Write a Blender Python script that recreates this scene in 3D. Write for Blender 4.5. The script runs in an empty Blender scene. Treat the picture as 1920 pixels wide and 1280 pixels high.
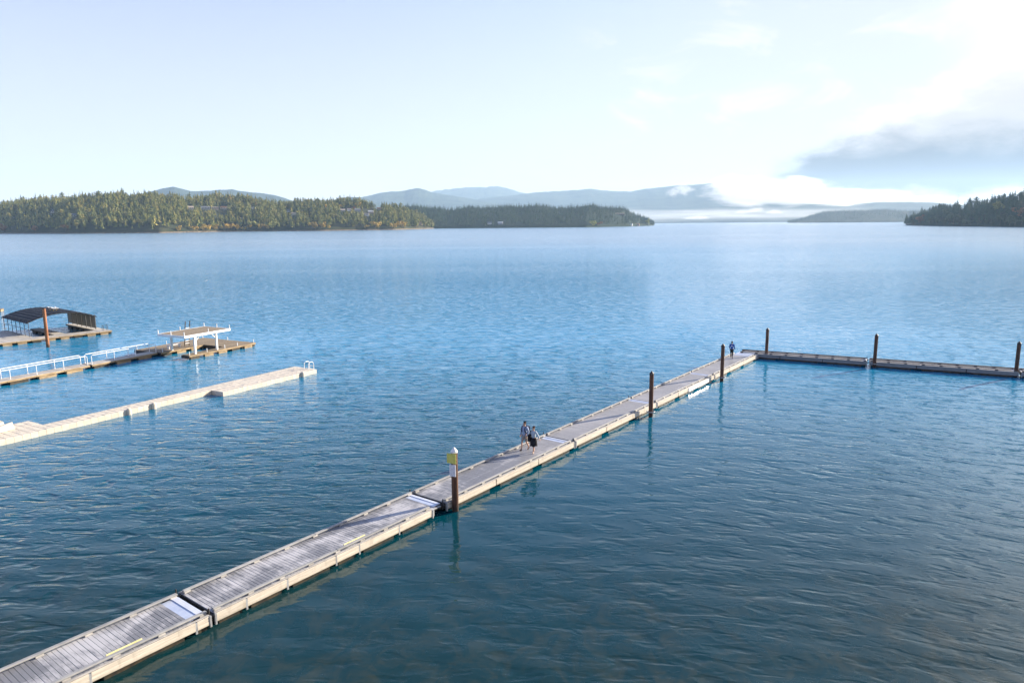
import bpy, math, random
import numpy as np
from mathutils import Vector, Matrix

S = bpy.context.scene
COL = S.collection
rad = math.radians

# ------------------------------------------------------------------ camera
F, CAMH = 1307.0, 14.1                      # focal length in pixels of a 1920 px wide frame, height over the lake
PITCH, ROLL = math.atan(221.5 / F), rad(0.5)
_fw = np.array([0, math.cos(PITCH), -math.sin(PITCH)])
_r0 = np.array([1.0, 0, 0]); _u0 = np.cross(_r0, _fw)
_rt = _r0 * math.cos(ROLL) - _u0 * math.sin(ROLL)
_up = _u0 * math.cos(ROLL) + _r0 * math.sin(ROLL)
_C = np.array([0, 0, CAMH])
def ray(x, y): return _fw * F + _rt * (x - 960) + _up * (640 - y)
def at(x, y, z=0.0):
    d = ray(x, y); return _C + d * ((z - CAMH) / d[2])
def at_dist(x, y, r):
    d = ray(x, y); return _C + d * (r / math.hypot(d[0], d[1]))
def proj(p):
    v = np.asarray(p, float) - _C; w = v @ _fw
    return 960 + F * (v @ _rt) / w, 640 - F * (v @ _up) / w
cam = bpy.data.cameras.new('camera'); cam_o = bpy.data.objects.new('camera', cam); COL.objects.link(cam_o)
cam.sensor_width = 36; cam.lens = F / 1920 * 36; cam.clip_start = 0.1; cam.clip_end = 60000
m = Matrix.Identity(4)
for i in range(3):
    m[i][0], m[i][1], m[i][2] = _rt[i], _up[i], -_fw[i]
m.translation = Vector(_C); cam_o.matrix_world = m
S.camera = cam_o

# ------------------------------------------------------------------ light and sky
SUN_EL, SUN_AZ = rad(20), rad(61)           # azimuth from +Y towards +X
sun = bpy.data.lights.new('sun', 'SUN'); sun_o = bpy.data.objects.new('sun', sun); COL.objects.link(sun_o)
sun.energy = 5.0; sun.angle = rad(0.5); sun.color = (1.0, 0.87, 0.70)
sdir = Vector((math.sin(SUN_AZ) * math.cos(SUN_EL), math.cos(SUN_AZ) * math.cos(SUN_EL), math.sin(SUN_EL)))
sun_o.rotation_euler = (-sdir).to_track_quat('-Z', 'Y').to_euler(); sun_o.location = (60, 40, 60)
S.view_settings.view_transform = 'Standard'; S.view_settings.look = 'None'
S.view_settings.gamma = 1; S.view_settings.use_curve_mapping = False
S.view_settings.exposure = 1.5
S.cycles.use_denoising = True; S.cycles.denoising_input_passes = 'RGB_ALBEDO_NORMAL'; S.cycles.denoising_prefilter = 'ACCURATE'
S.cycles.max_bounces = 8; S.cycles.volume_bounces = 6; S.cycles.transparent_max_bounces = 16

class NT:
    """small helper to write node trees"""
    def __init__(s, tree): s.t = tree; s.n = tree.nodes; s.n.clear()
    def new(s, kind, **kw):
        nd = s.n.new(kind)
        for k, v in kw.items(): setattr(nd, k, v)
        return nd
    def put(s, nd, **ins):
        for k, v in ins.items():
            key = int(k[1:]) if k[0] == '_' and k[1:].isdigit() else k.replace('_', ' ')
            sock = nd.inputs[key]
            if isinstance(v, bpy.types.NodeSocket): s.t.links.new(v, sock)
            else: sock.default_value = v
        return nd
    def math(s, op, a, b=0.0, c=0.0, clamp=False):
        nd = s.new('ShaderNodeMath', operation=op, use_clamp=clamp)
        for i, v in enumerate((a, b, c)):
            if isinstance(v, bpy.types.NodeSocket): s.t.links.new(v, nd.inputs[i])
            else: nd.inputs[i].default_value = v
        return nd.outputs[0]
    def vmath(s, op, a, b=(0, 0, 0), out=0):
        nd = s.new('ShaderNodeVectorMath', operation=op)
        for i, v in enumerate((a, b)):
            if isinstance(v, bpy.types.NodeSocket): s.t.links.new(v, nd.inputs[i])
            else: nd.inputs[i].default_value = v
        return nd.outputs[out]
    def step(s, x, lo, hi, a=0.0, b=1.0):
        nd = s.new('ShaderNodeMapRange', interpolation_type='SMOOTHSTEP')
        s.put(nd, _0=x, _1=lo, _2=hi, _3=a, _4=b); return nd.outputs[0]
    def noise(s, vec, scale, detail=4, rough=0.5, dist=0.0):
        nd = s.new('ShaderNodeTexNoise'); s.put(nd, Vector=vec, Scale=scale, Detail=detail, Roughness=rough, Distortion=dist)
        return nd.outputs[0]
    def mix(s, fac, a, b):
        nd = s.new('ShaderNodeMix', data_type='RGBA')
        for k, v in ((0, fac), (6, a), (7, b)):
            if isinstance(v, bpy.types.NodeSocket): s.t.links.new(v, nd.inputs[k])
            else: nd.inputs[k].default_value = (*v, 1) if k and len(v) == 3 else v
        return nd.outputs[2]
    def comb(s, x, y, z=0.0):
        nd = s.new('ShaderNodeCombineXYZ')
        for i, v in enumerate((x, y, z)):
            if isinstance(v, bpy.types.NodeSocket): s.t.links.new(v, nd.inputs[i])
            else: nd.inputs[i].default_value = v
        return nd.outputs[0]
    def sep(s, v):
        nd = s.new('ShaderNodeSeparateXYZ'); s.t.links.new(v, nd.inputs[0]); return nd.outputs
    def mapping(s, vec, rot=0.0, scale=(1, 1, 1), loc=(0, 0, 0)):
        nd = s.new('ShaderNodeMapping'); s.put(nd, Vector=vec, Rotation=(0, 0, rot), Scale=scale, Location=loc); return nd.outputs[0]
    def pos(s): return s.new('ShaderNodeNewGeometry').outputs['Position']

W = bpy.data.worlds.new('World'); S.world = W; W.use_nodes = True
n = NT(W.node_tree)
sky = n.new('ShaderNodeTexSky', sky_type='NISHITA', sun_disc=False, sun_elevation=SUN_EL, sun_rotation=SUN_AZ,
            air_density=1.0, dust_density=0.2, ozone_density=3.0, altitude=650)

d = n.vmath('NORMALIZE', n.new('ShaderNodeTexCoord').outputs['Generated'])
dx, dy, dz = n.sep(d)
az = n.math('MULTIPLY', n.math('ARCTAN2', dx, dy), 57.2958)
el = n.math('MULTIPLY', n.math('ARCSINE', dz), 57.2958)
# thin veil of high haze, thicker low down and towards the sun
veil = n.math('MULTIPLY', n.step(el, n.step(az, 0.0, 45.0, 32.0, 68.0), 0.0, 0.0, 0.88), n.step(az, -45.0, 45.0, 0.82, 1.02), clamp=True)
# the veil is brighter near the sun, which shines through it beyond the right edge of the picture
cs = n.vmath('DOT_PRODUCT', d, tuple(sdir), out=1)
vcol = n.mix(n.step(cs, 0.85, 1.0), (2.85, 2.76, 3.02), (10.0, 9.8, 9.4))
bg = n.put(n.new('ShaderNodeBackground'), Color=n.mix(veil, n.vmath('MULTIPLY', sky.outputs[0], (1.22, 0.94, 1.0)), vcol), Strength=0.098)
P2 = n.comb(az, n.math('MULTIPLY', el, 2.2), 0.0)
n1 = n.noise(P2, 0.16, 6, 0.55, 0.3); n2 = n.noise(P2, 0.45, 5, 0.6)
n1c = n.math('SUBTRACT', n1, 0.5); n2c = n.math('SUBTRACT', n2, 0.5)
# the cloud bank: its top climbs from the hills at azimuth 10 to about 11 degrees up at the right
azn = n.math('MULTIPLY_ADD', n1c, 9.0, az)
top = n.step(azn, 8.0, 38.0, 0.3, 11.3)
h = n.math('ADD', el, n.math('MULTIPLY_ADD', n1c, 7.5, n.math('MULTIPLY', n2c, 3.6)))
bank = n.step(n.math('SUBTRACT', top, h), -0.6, 2.0)
bank = n.math('MULTIPLY', bank, n.step(az, 125.0, 90.0))
# grey underside
ge = n.math('ADD', el, n.math('MULTIPLY_ADD', n1c, 3.2, n.math('MULTIPLY', n2c, 1.6)))
grey = n.math('MULTIPLY', n.step(ge, 1.6, 2.6), n.math('ADD', n.step(ge, 6.6, 4.0, 0.0, 0.70), n.step(n.math('SUBTRACT', ge, n.step(azn, 22.0, 38.0, 0.0, 1.4)), 7.5, 3.0, 0.0, 0.30)))
grey = n.math('MULTIPLY', grey, n.step(azn, 17.5, 23.0))
grey = n.math('MULTIPLY', grey, n.step(az, 80.0, 50.0, 0.35, 1.0))
rim = n.math('MAXIMUM', n.step(n.math('SUBTRACT', top, h), 3.4, 0.4), n.step(el, 3.0, 1.6))
ccol = n.mix(grey, n.mix(rim, (0.30, 0.275, 0.255), (0.43, 0.40, 0.38)), (0.022, 0.014, 0.014))
# thin high wisps
wn = n.noise(n.comb(n.math('MULTIPLY', az, 0.6), n.math('MULTIPLY', el, 1.7), 3.1), 0.22, 6, 0.6, 0.5)
wisp = n.math('MULTIPLY', n.step(wn, 0.52, 0.72), n.math('MULTIPLY', n.step(el, 3.5, 8.0), n.step(el, 20.0, 12.0)))
wisp = n.math('MULTIPLY', n.math('MULTIPLY', wisp, n.step(az, 3.0, 11.0)), 0.6)
mask = n.math('MAXIMUM', bank, wisp)
cl = n.put(n.new('ShaderNodeBackground'), Color=ccol, Strength=1.0)
mx = n.put(n.new('ShaderNodeMixShader'), _0=mask, _1=bg.outputs[0], _2=cl.outputs[0])
n.put(n.new('ShaderNodeOutputWorld'), Surface=mx.outputs[0])

# ------------------------------------------------------------------ helpers for objects
def tag(o, label=None, cat=None, group=None, kind=None):
    if label: o['label'] = label
    if cat: o['category'] = cat
    if group: o['group'] = group
    if kind: o['kind'] = kind
    return o
def link(name, data, parent=None, loc=None, rotz=0.0):
    o = bpy.data.objects.new(name, data); COL.objects.link(o)
    if parent: o.parent = parent
    if loc is not None: o.location = loc
    if rotz: o.rotation_euler = (0, 0, rotz)
    return o
def empty(name, loc, rotz=0.0, label=None, cat=None, group=None):
    o = link(name, None, None, loc, rotz); o.empty_display_size = 0.3
    return tag(o, label, cat, group)
class MB:
    """collects polygons for one mesh"""
    def __init__(s): s.v = []; s.f = []; s.m = []
    def add(s, vs, fs, mi=0):
        b = len(s.v); s.v += [tuple(map(float, q)) for q in vs]; s.f += [tuple(b + i for i in f) for f in fs]; s.m += [mi] * len(fs); return s
    def box(s, x0, x1, y0, y1, z0, z1, mi=0, bev=0.0):
        if bev:
            c = bev; vs = []
            for z, k in ((z0, c), (z0 + c, 0), (z1 - c, 0), (z1, c)):
                vs += [(x0 + k, y0 + k, z), (x1 - k, y0 + k, z), (x1 - k, y1 - k, z), (x0 + k, y1 - k, z)]
            fs = [(3, 2, 1, 0), (12, 13, 14, 15)]
            for r in range(3):
                for i in range(4): fs.append((r*4+i, r*4+(i+1) % 4, r*4+4+(i+1) % 4, r*4+4+i))
            return s.add(vs, fs, mi)
        vs = [(x, y, z) for z in (z0, z1) for x, y in ((x0, y0), (x1, y0), (x1, y1), (x0, y1))]
        return s.add(vs, [(3, 2, 1, 0), (4, 5, 6, 7), (0, 1, 5, 4), (1, 2, 6, 5), (2, 3, 7, 6), (3, 0, 4, 7)], mi)
    def tube(s, pts, rads, seg=8, mi=0, cap=True):
        pts = [Vector(p) for p in pts]; rings = []
        if not isinstance(rads, (list, tuple)): rads = [rads] * len(pts)
        for i, p in enumerate(pts):
            t = (pts[min(i+1, len(pts)-1)] - pts[max(i-1, 0)]).normalized()
            a = t.cross(Vector((0, 0, 1)) if abs(t.z) < 0.9 else Vector((1, 0, 0))).normalized(); b = t.cross(a)
            rings += [p + (a * math.cos(k * 2 * math.pi / seg) + b * math.sin(k * 2 * math.pi / seg)) * rads[i] for k in range(seg)]
        fs = []
        for r in range(len(pts) - 1):
            for k in range(seg):
                fs.append((r*seg+k, r*seg+(k+1) % seg, (r+1)*seg+(k+1) % seg, (r+1)*seg+k))
        if cap: fs += [tuple(range(seg))[::-1], tuple((len(pts)-1)*seg+k for k in range(seg))]
        return s.add(rings, fs, mi)
    def ball(s, c, r, seg=10, rings=6, mi=0):
        rx, ry, rz = r if isinstance(r, (tuple, list)) else (r, r, r)
        vs = [(c[0], c[1], c[2] - rz)]
        for i in range(1, rings):
            ph = -math.pi/2 + math.pi * i / rings
            vs += [(c[0] + rx*math.cos(ph)*math.cos(2*math.pi*k/seg), c[1] + ry*math.cos(ph)*math.sin(2*math.pi*k/seg), c[2] + rz*math.sin(ph)) for k in range(seg)]
        vs.append((c[0], c[1], c[2] + rz)); fs = [(0, 1 + (k+1) % seg, 1 + k) for k in range(seg)]
        for i in range(rings - 2):
            for k in range(seg):
                a = 1 + i*seg; fs.append((a + k, a + (k+1) % seg, a + seg + (k+1) % seg, a + seg + k))
        a = 1 + (rings-2)*seg; fs += [(a + k, a + (k+1) % seg, len(vs)-1) for k in range(seg)]
        return s.add(vs, fs, mi)
    def mesh(s, name, mats, smooth=False):
        me = bpy.data.meshes.new(name); me.from_pydata(s.v, [], s.f)
        for mt in (mats if isinstance(mats, (list, tuple)) else [mats]): me.materials.append(mt)
        if any(s.m): me.polygons.foreach_set('material_index', s.m)
        if smooth: me.polygons.foreach_set('use_smooth', [True] * len(s.f))
        me.update(); return me
    def obj(s, name, mats, parent=None, loc=None, rotz=0.0, smooth=False):
        return link(name, s.mesh(name, mats, smooth), parent, loc, rotz)
def raw_mesh(name, V, Fq, mats, smooth=False, midx=None):
    me = bpy.data.meshes.new(name); V = np.asarray(V, np.float32); Fq = np.asarray(Fq, np.int32); k = Fq.shape[1]
    me.vertices.add(len(V)); me.vertices.foreach_set('co', V.ravel())
    me.loops.add(Fq.size); me.loops.foreach_set('vertex_index', Fq.ravel())
    me.polygons.add(len(Fq)); me.polygons.foreach_set('loop_start', np.arange(0, Fq.size, k, dtype=np.int32))
    for mt in mats: me.materials.append(mt)
    if midx is not None: me.polygons.foreach_set('material_index', np.asarray(midx, np.int32))
    me.polygons.foreach_set('use_smooth', np.full(len(Fq), smooth))
    me.update(calc_edges=True); me.validate(); return me

# ------------------------------------------------------------------ materials
def principled(name, color=None, rough=0.6, metal=0.0, spec=0.5, build=None):
    mt = bpy.data.materials.new(name); mt.use_nodes = True; k = NT(mt.node_tree)
    p = k.new('ShaderNodeBsdfPrincipled'); k.put(p, Roughness=rough, Metallic=metal); p.inputs['Specular IOR Level'].default_value = spec
    if color is not None: p.inputs['Base Color'].default_value = (*color, 1)
    k.put(k.new('ShaderNodeOutputMaterial'), Surface=p.outputs[0])
    if build: build(k, p)
    return mt
def mottled(name, c1, c2, scale=3.0, rough=0.6, metal=0.0, spec=0.4, stretch=(1, 1, 1), rnd=0.25, bump=0.0, obj_space=False):
    def b(k, p):
        v = k.new('ShaderNodeTexCoord').outputs['Object'] if obj_space else k.pos()
        f = k.noise(k.mapping(v, 0, stretch), scale, 5, 0.6)
        f = k.step(f, 0.3, 0.7)
        c = k.mix(f, c1, c2)
        r = k.new('ShaderNodeObjectInfo').outputs['Random']
        hs = k.put(k.new('ShaderNodeHueSaturation'), Color=c, Value=k.math('MULTIPLY_ADD', r, rnd, 1 - rnd / 2))
        k.put(p, Base_Color=hs.outputs[0])
        if bump:
            k.put(p, Normal=k.put(k.new('ShaderNodeBump'), Height=f, Strength=1.0, Distance=bump).outputs[0])
    return principled(name, None, rough, metal, spec, b)

D_ANG = rad(53.0)                                    # the long dock's heading
def deck_build(warm):
    def b(k, p):
        P = k.mapping(k.pos(), -D_ANG)               # x along the dock, y across it
        frost = k.noise(k.mapping(P, 0, (0.42, 0.55, 1)), 1.0, 3, 0.55, 0.4)
        fine = k.noise(k.mapping(P, 0, (9.0, 2.2, 1)), 1.0, 4, 0.65)
        rnd = k.new('ShaderNodeObjectInfo').outputs['Random']
        px, py, pz = k.sep(P)
        mid = k.step(k.math('ABSOLUTE', k.math('SUBTRACT', py, 23.4)), 0.035, 0.01)     # fastener line down the middle
        fr = k.math('ADD', frost, k.math('MULTIPLY_ADD', fine, 0.34, -0.17))
        fr = k.math('ADD', fr, k.math('MULTIPLY_ADD', rnd, 0.05, -0.025))
        fr = k.step(fr, 0.44, 0.66)
        fr = k.math('MAXIMUM', fr, k.math('MULTIPLY', mid, k.step(fine, 0.4, 0.6, 0.2, 0.8)))
        dry = k.step(px, 26.0, 40.0)                  # boards further out have dried
        fr = k.math('MULTIPLY', fr, k.math('MULTIPLY_ADD', dry, -0.6, 1.0))
        c0 = k.mix(fine, (0.140, 0.145, 0.158), (0.205, 0.209, 0.224))
        c0 = k.mix(dry, c0, (0.27, 0.265, 0.265))
        c = k.mix(fr, c0, (0.43, 0.43, 0.445))
        hs = k.put(k.new('ShaderNodeHueSaturation'), Color=c, Value=k.math('MULTIPLY_ADD', rnd, 0.10, 0.95))
        k.put(p, Base_Color=hs.outputs[0], Roughness=k.math('MULTIPLY_ADD', fr, 0.25, 0.42))
    return b
M = {}
M['deck'] = principled('grey_deck_board', None, 0.5, 0, 0.4, deck_build(0))
M['fascia'] = mottled('cream_weathered_timber', (0.46, 0.415, 0.345), (0.60, 0.545, 0.46), 1.6, 0.6, stretch=(1, 1, 5), rnd=0.12)
def fascia_build(k, p):
    P = k.pos(); x, y, z = k.sep(P); Q = k.mapping(P, -D_ANG)
    g = k.noise(k.mapping(Q, 0, (0.9, 0.9, 14.0)), 1.0, 5, 0.65); st = k.noise(k.mapping(Q, 0, (3.5, 3.5, 0.7)), 1.0, 4, 0.6)
    c = k.mix(k.step(g, 0.3, 0.7), (0.44, 0.395, 0.325), (0.60, 0.545, 0.46))
    c = k.mix(k.math('MULTIPLY', k.step(st, 0.52, 0.75), 0.45), c, (0.25, 0.215, 0.165))
    low = k.step(k.math('ADD', z, k.math('MULTIPLY', st, 0.16)), 0.36, 0.22)
    c = k.mix(k.math('MULTIPLY', low, 0.7), c, (0.20, 0.185, 0.12))
    r = k.new('ShaderNodeObjectInfo').outputs['Random']
    k.put(p, Base_Color=k.put(k.new('ShaderNodeHueSaturation'), Color=c, Value=k.math('MULTIPLY_ADD', r, 0.16, 0.92)).outputs[0])
M['fascia'] = principled('cream_weathered_timber', None, 0.65, 0, 0.35, fascia_build)
M['rail'] = mottled('grey_weathered_rail', (0.22, 0.225, 0.225), (0.31, 0.312, 0.305), 2.5, 0.6, rnd=0.12)
M['block'] = mottled('pale_rail_block', (0.30, 0.29, 0.27), (0.43, 0.415, 0.385), 5, 0.6)
M['yellow'] = mottled('faded_yellow_paint', (0.52, 0.48, 0.20), (0.60, 0.57, 0.34), 6, 0.6)
M['steel'] = mottled('galvanised_steel', (0.22, 0.23, 0.24), (0.34, 0.35, 0.36), 6, 0.55, 0.1)
M['dark_steel'] = mottled('dark_hinge_steel', (0.02, 0.02, 0.022), (0.06, 0.055, 0.05), 8, 0.5, 0.3)
M['rail_shaded'] = mottled('shaded_rail', (0.055, 0.05, 0.05), (0.10, 0.09, 0.085), 3, 0.6)  # darker copy for the cross dock rails, their shade put into the colour
M['fascia_shaded'] = mottled('shaded_fascia', (0.15, 0.165, 0.175), (0.22, 0.235, 0.24), 1.6, 0.6, stretch=(1, 1, 5), rnd=0.12)  # fascia of the cross dock's shaded side, with the shade in its colour
M['plate_light'] = mottled('pale_aluminium_ramp', (0.50, 0.54, 0.63), (0.60, 0.63, 0.70), 3, 0.4, 0.2)
M['plate'] = mottled('bluish_aluminium_plate', (0.40, 0.46, 0.58), (0.52, 0.57, 0.66), 3, 0.38, 0.35)
M['float'] = mottled('black_float', (0.012, 0.012, 0.012), (0.06, 0.045, 0.025), 3, 0.6)
M['white'] = mottled('white_paint', (0.70, 0.70, 0.69), (0.80, 0.80, 0.79), 2, 0.45, rnd=0.05)
M['glare_metal'] = mottled('sun_glare_panel', (0.78, 0.77, 0.75), (0.82, 0.81, 0.80), 2, 0.25, 0.0, 0.7, rnd=0.03)  # white stands for sun glare off a metal panel
def pile_mat(name, c1, c2):
    def b(k, p):
        P = k.pos(); px, py, pz = k.sep(P)
        f = k.step(k.noise(k.mapping(P, 0, (6, 6, 0.8)), 1.0, 5, 0.6), 0.3, 0.7)
        c = k.mix(f, c1, c2)
        drop = k.math('MULTIPLY', k.step(k.noise(k.mapping(P, 0, (9, 9, 1.1)), 1.0, 4, 0.6), 0.60, 0.70), k.step(pz, 1.6, 2.9))
        c = k.mix(k.math('MULTIPLY', drop, 0.6), c, (0.5, 0.48, 0.45))
        wet = k.math('MULTIPLY', k.step(pz, 0.55, 0.15), 0.8)
        k.put(p, Base_Color=k.mix(wet, c, (0.018, 0.014, 0.01)), Normal=k.put(k.new('ShaderNodeBump'), Height=f, Distance=0.01).outputs[0])
    return principled(name, None, 0.65, 0, 0.35, b)
M['pile'] = pile_mat('brown_rusted_pile', (0.055, 0.026, 0.016), (0.13, 0.058, 0.032))
M['pile_rust'] = pile_mat('orange_rust_pile', (0.20, 0.075, 0.03), (0.34, 0.14, 0.06))
M['pile_cap'] = mottled('dark_pile_cap', (0.02, 0.018, 0.02), (0.05, 0.04, 0.04), 6, 0.5)
M['plastic'] = mottled('beige_plastic_cube', (0.50, 0.45, 0.37), (0.58, 0.53, 0.44), 2.5, 0.5, rnd=0.10, spec=0.4)
M['old_wood'] = mottled('brown_old_planks', (0.155, 0.125, 0.085), (0.27, 0.215, 0.145), 2.2, 0.75, stretch=(3, 3, 3), rnd=0.3)
M['gold_wood'] = mottled('golden_waterline_timber', (0.20, 0.135, 0.07), (0.38, 0.28, 0.16), 1.4, 0.65, stretch=(1, 1, 3), rnd=0.3)
M['pale_deck'] = mottled('pale_grey_deck', (0.33, 0.31, 0.275), (0.45, 0.425, 0.38), 1.2, 0.65, rnd=0.2)
M['roof'] = mottled('dark_blue_metal_roof', (0.005, 0.007, 0.012), (0.010, 0.013, 0.019), 1.0, 0.6, 0.0, 0.2, rnd=0.3)
M['screen'] = mottled('grey_brown_screen', (0.17, 0.155, 0.13), (0.22, 0.20, 0.17), 3, 0.7, rnd=0.12)
def screen_mat():
    mt = bpy.data.materials.new('mesh_screen'); mt.use_nodes = True; k = NT(mt.node_tree)
    a = k.put(k.new('ShaderNodeBsdfDiffuse'), Color=(0.24, 0.24, 0.235, 1)); b = k.put(k.new('ShaderNodeBsdfTranslucent'), Color=(0.22, 0.22, 0.21, 1))
    k.put(k.new('ShaderNodeOutputMaterial'), Surface=k.put(k.new('ShaderNodeMixShader'), _0=0.45, _1=a.outputs[0], _2=b.outputs[0]).outputs[0]); return mt
M['screen'] = screen_mat()
M['dark_pipe'] = principled('dark_pipe', (0.03, 0.03, 0.035), 0.5)
M['sign_yellow'] = mottled('sign_yellow_green', (0.52, 0.50, 0.10), (0.58, 0.57, 0.17), 12, 0.4, rnd=0.0)
def notice_build(k, p):
    P = k.new('ShaderNodeTexCoord').outputs['Object']; x, y, z = k.sep(P)
    line = k.step(k.math('SINE', k.math('MULTIPLY', z, 95.0)), 0.1, 0.5)
    word = k.step(k.noise(k.comb(k.math('MULTIPLY', x, 26.0), k.math('FLOOR', k.math('MULTIPLY', z, 15.1)), 0.0), 1.0, 2), 0.42, 0.5)
    edge = k.step(k.math('ABSOLUTE', x), 0.15, 0.13)
    k.put(p, Base_Color=k.mix(k.math('MULTIPLY', k.math('MULTIPLY', line, word), k.math('MULTIPLY', edge, 0.75)), (0.74, 0.74, 0.78), (0.10, 0.10, 0.16)))
M['notice'] = principled('printed_white_notice', None, 0.4, 0, 0.4, notice_build)

def needle_mat(name, dark, light, gold, gold_amt):
    def b(k, p):
        P = k.pos(); oi = k.new('ShaderNodeObjectInfo').outputs['Random']
        f = k.noise(P, 0.11, 2, 0.5); g = k.noise(k.vmath('ADD', P, (311, 77, 5)), 0.085, 2, 0.5); q = k.noise(P, 0.9, 3, 0.6)
        c = k.mix(k.step(f, 0.28, 0.58), dark, light)
        c = k.mix(k.math('MULTIPLY', k.step(g, 0.52, 0.66), gold_amt), c, gold)
        v = k.math('MULTIPLY_ADD', oi, 0.35, k.math('MULTIPLY_ADD', q, 0.7, 0.5))
        hs = k.put(k.new('ShaderNodeHueSaturation'), Color=c, Value=v); k.put(p, Base_Color=hs.outputs[0])
    return principled(name, None, 0.85, 0, 0.15, b)
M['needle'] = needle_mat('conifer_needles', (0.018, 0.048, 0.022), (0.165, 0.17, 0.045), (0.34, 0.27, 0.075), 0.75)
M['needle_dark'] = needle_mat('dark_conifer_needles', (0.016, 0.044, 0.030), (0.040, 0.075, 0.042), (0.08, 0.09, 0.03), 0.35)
M['bark'] = mottled('brown_bark', (0.05, 0.035, 0.025), (0.12, 0.09, 0.06), 3, 0.9)
def leaf(name, a, b_): return mottled(name, a, b_, 0.6, 0.8, spec=0.15, rnd=0.5)
M['leaf_gold'] = leaf('golden_leaves', (0.36, 0.22, 0.045), (0.50, 0.36, 0.09))
M['leaf_lime'] = leaf('yellow_green_leaves', (0.20, 0.20, 0.05), (0.30, 0.29, 0.08))
M['leaf_rust'] = leaf('rusty_orange_leaves', (0.20, 0.09, 0.04), (0.30, 0.15, 0.07))
M['leaf_green'] = leaf('grey_green_leaves', (0.05, 0.07, 0.04), (0.10, 0.12, 0.06))
def land_build(k, p):
    P = k.pos(); x, y, z = k.sep(P)
    f = k.step(k.noise(P, 0.02, 5, 0.6), 0.35, 0.65); g = k.noise(P, 0.25, 4, 0.6)
    c = k.mix(f, (0.026, 0.034, 0.018), (0.06, 0.058, 0.030)); 
    beach = k.step(k.math('ADD', z, k.math('MULTIPLY', g, 2.4)), 4.2, 2.6)
    c = k.mix(beach, c, k.mix(k.step(g, 0.35, 0.65), (0.08, 0.065, 0.05), (0.24, 0.19, 0.14)))
    k.put(p, Base_Color=c)
M['land'] = principled('shore_soil', None, 0.95, 0, 0.1, land_build)
M['land_dark'] = mottled('dark_forest_floor', (0.010, 0.026, 0.020), (0.022, 0.036, 0.022), 0.05, 0.95, spec=0.1, rnd=0)
def hill_build(k, p):
    P = k.pos()
    f = k.step(k.noise(P, 0.004, 6, 0.62), 0.35, 0.65); g = k.noise(P, 0.05, 3, 0.6)
    c = k.mix(f, (0.018, 0.034, 0.03), (0.045, 0.065, 0.045)); 
    k.put(p, Base_Color=c, Normal=k.put(k.new('ShaderNodeBump'), Height=g, Distance=14.0).outputs[0])
M['hill'] = principled('forested_hillside', None, 0.95, 0, 0.1, hill_build)

# ------------------------------------------------------------------ water
def wave_group():
    """height of the ripples, in metres, at a point of the lake"""
    g = bpy.data.node_groups.new('ripple_height', 'ShaderNodeTree')
    g.interface.new_socket('Vector', in_out='INPUT', socket_type='NodeSocketVector')
    g.interface.new_socket('Height', in_out='OUTPUT', socket_type='NodeSocketFloat')
    k = NT(g); P = k.new('NodeGroupInput').outputs[0]
    L = k.noise(k.mapping(P, rad(-4), (0.16, 0.6, 1), (2, 1, 0)), 1.0, 1, 0.5, 0.3)
    A = k.noise(k.mapping(P, rad(-9), (0.66, 1.6, 1)), 1.0, 2, 0.5, 0.3)
    B = k.noise(k.mapping(P, rad(17), (1.5, 3.4, 1), (7, 3, 0)), 1.0, 2, 0.5, 0.3)
    Cn = k.noise(k.mapping(P, rad(-24), (6.0, 9.5, 1), (3, 9, 0)), 1.0, 2, 0.5)
    def crest(v, sharp):      # rounded noise turned into waves with narrower crests
        r_ = k.math('SUBTRACT', 0.5, k.math('ABSOLUTE', k.math('SUBTRACT', v, 0.5)))
        return k.math('MULTIPLY_ADD', r_, sharp, k.math('MULTIPLY', v, 1 - sharp))
    A, B = crest(A, 0.6), crest(B, 0.5)
    h = k.math('MULTIPLY_ADD', L, 0.16, k.math('MULTIPLY_ADD', A, 0.44, k.math('MULTIPLY_ADD', B, 0.08, k.math('MULTIPLY', Cn, 0.008))))
    k.put(k.new('NodeGroupOutput'), Height=h)
    return g
WG = wave_group()
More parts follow.
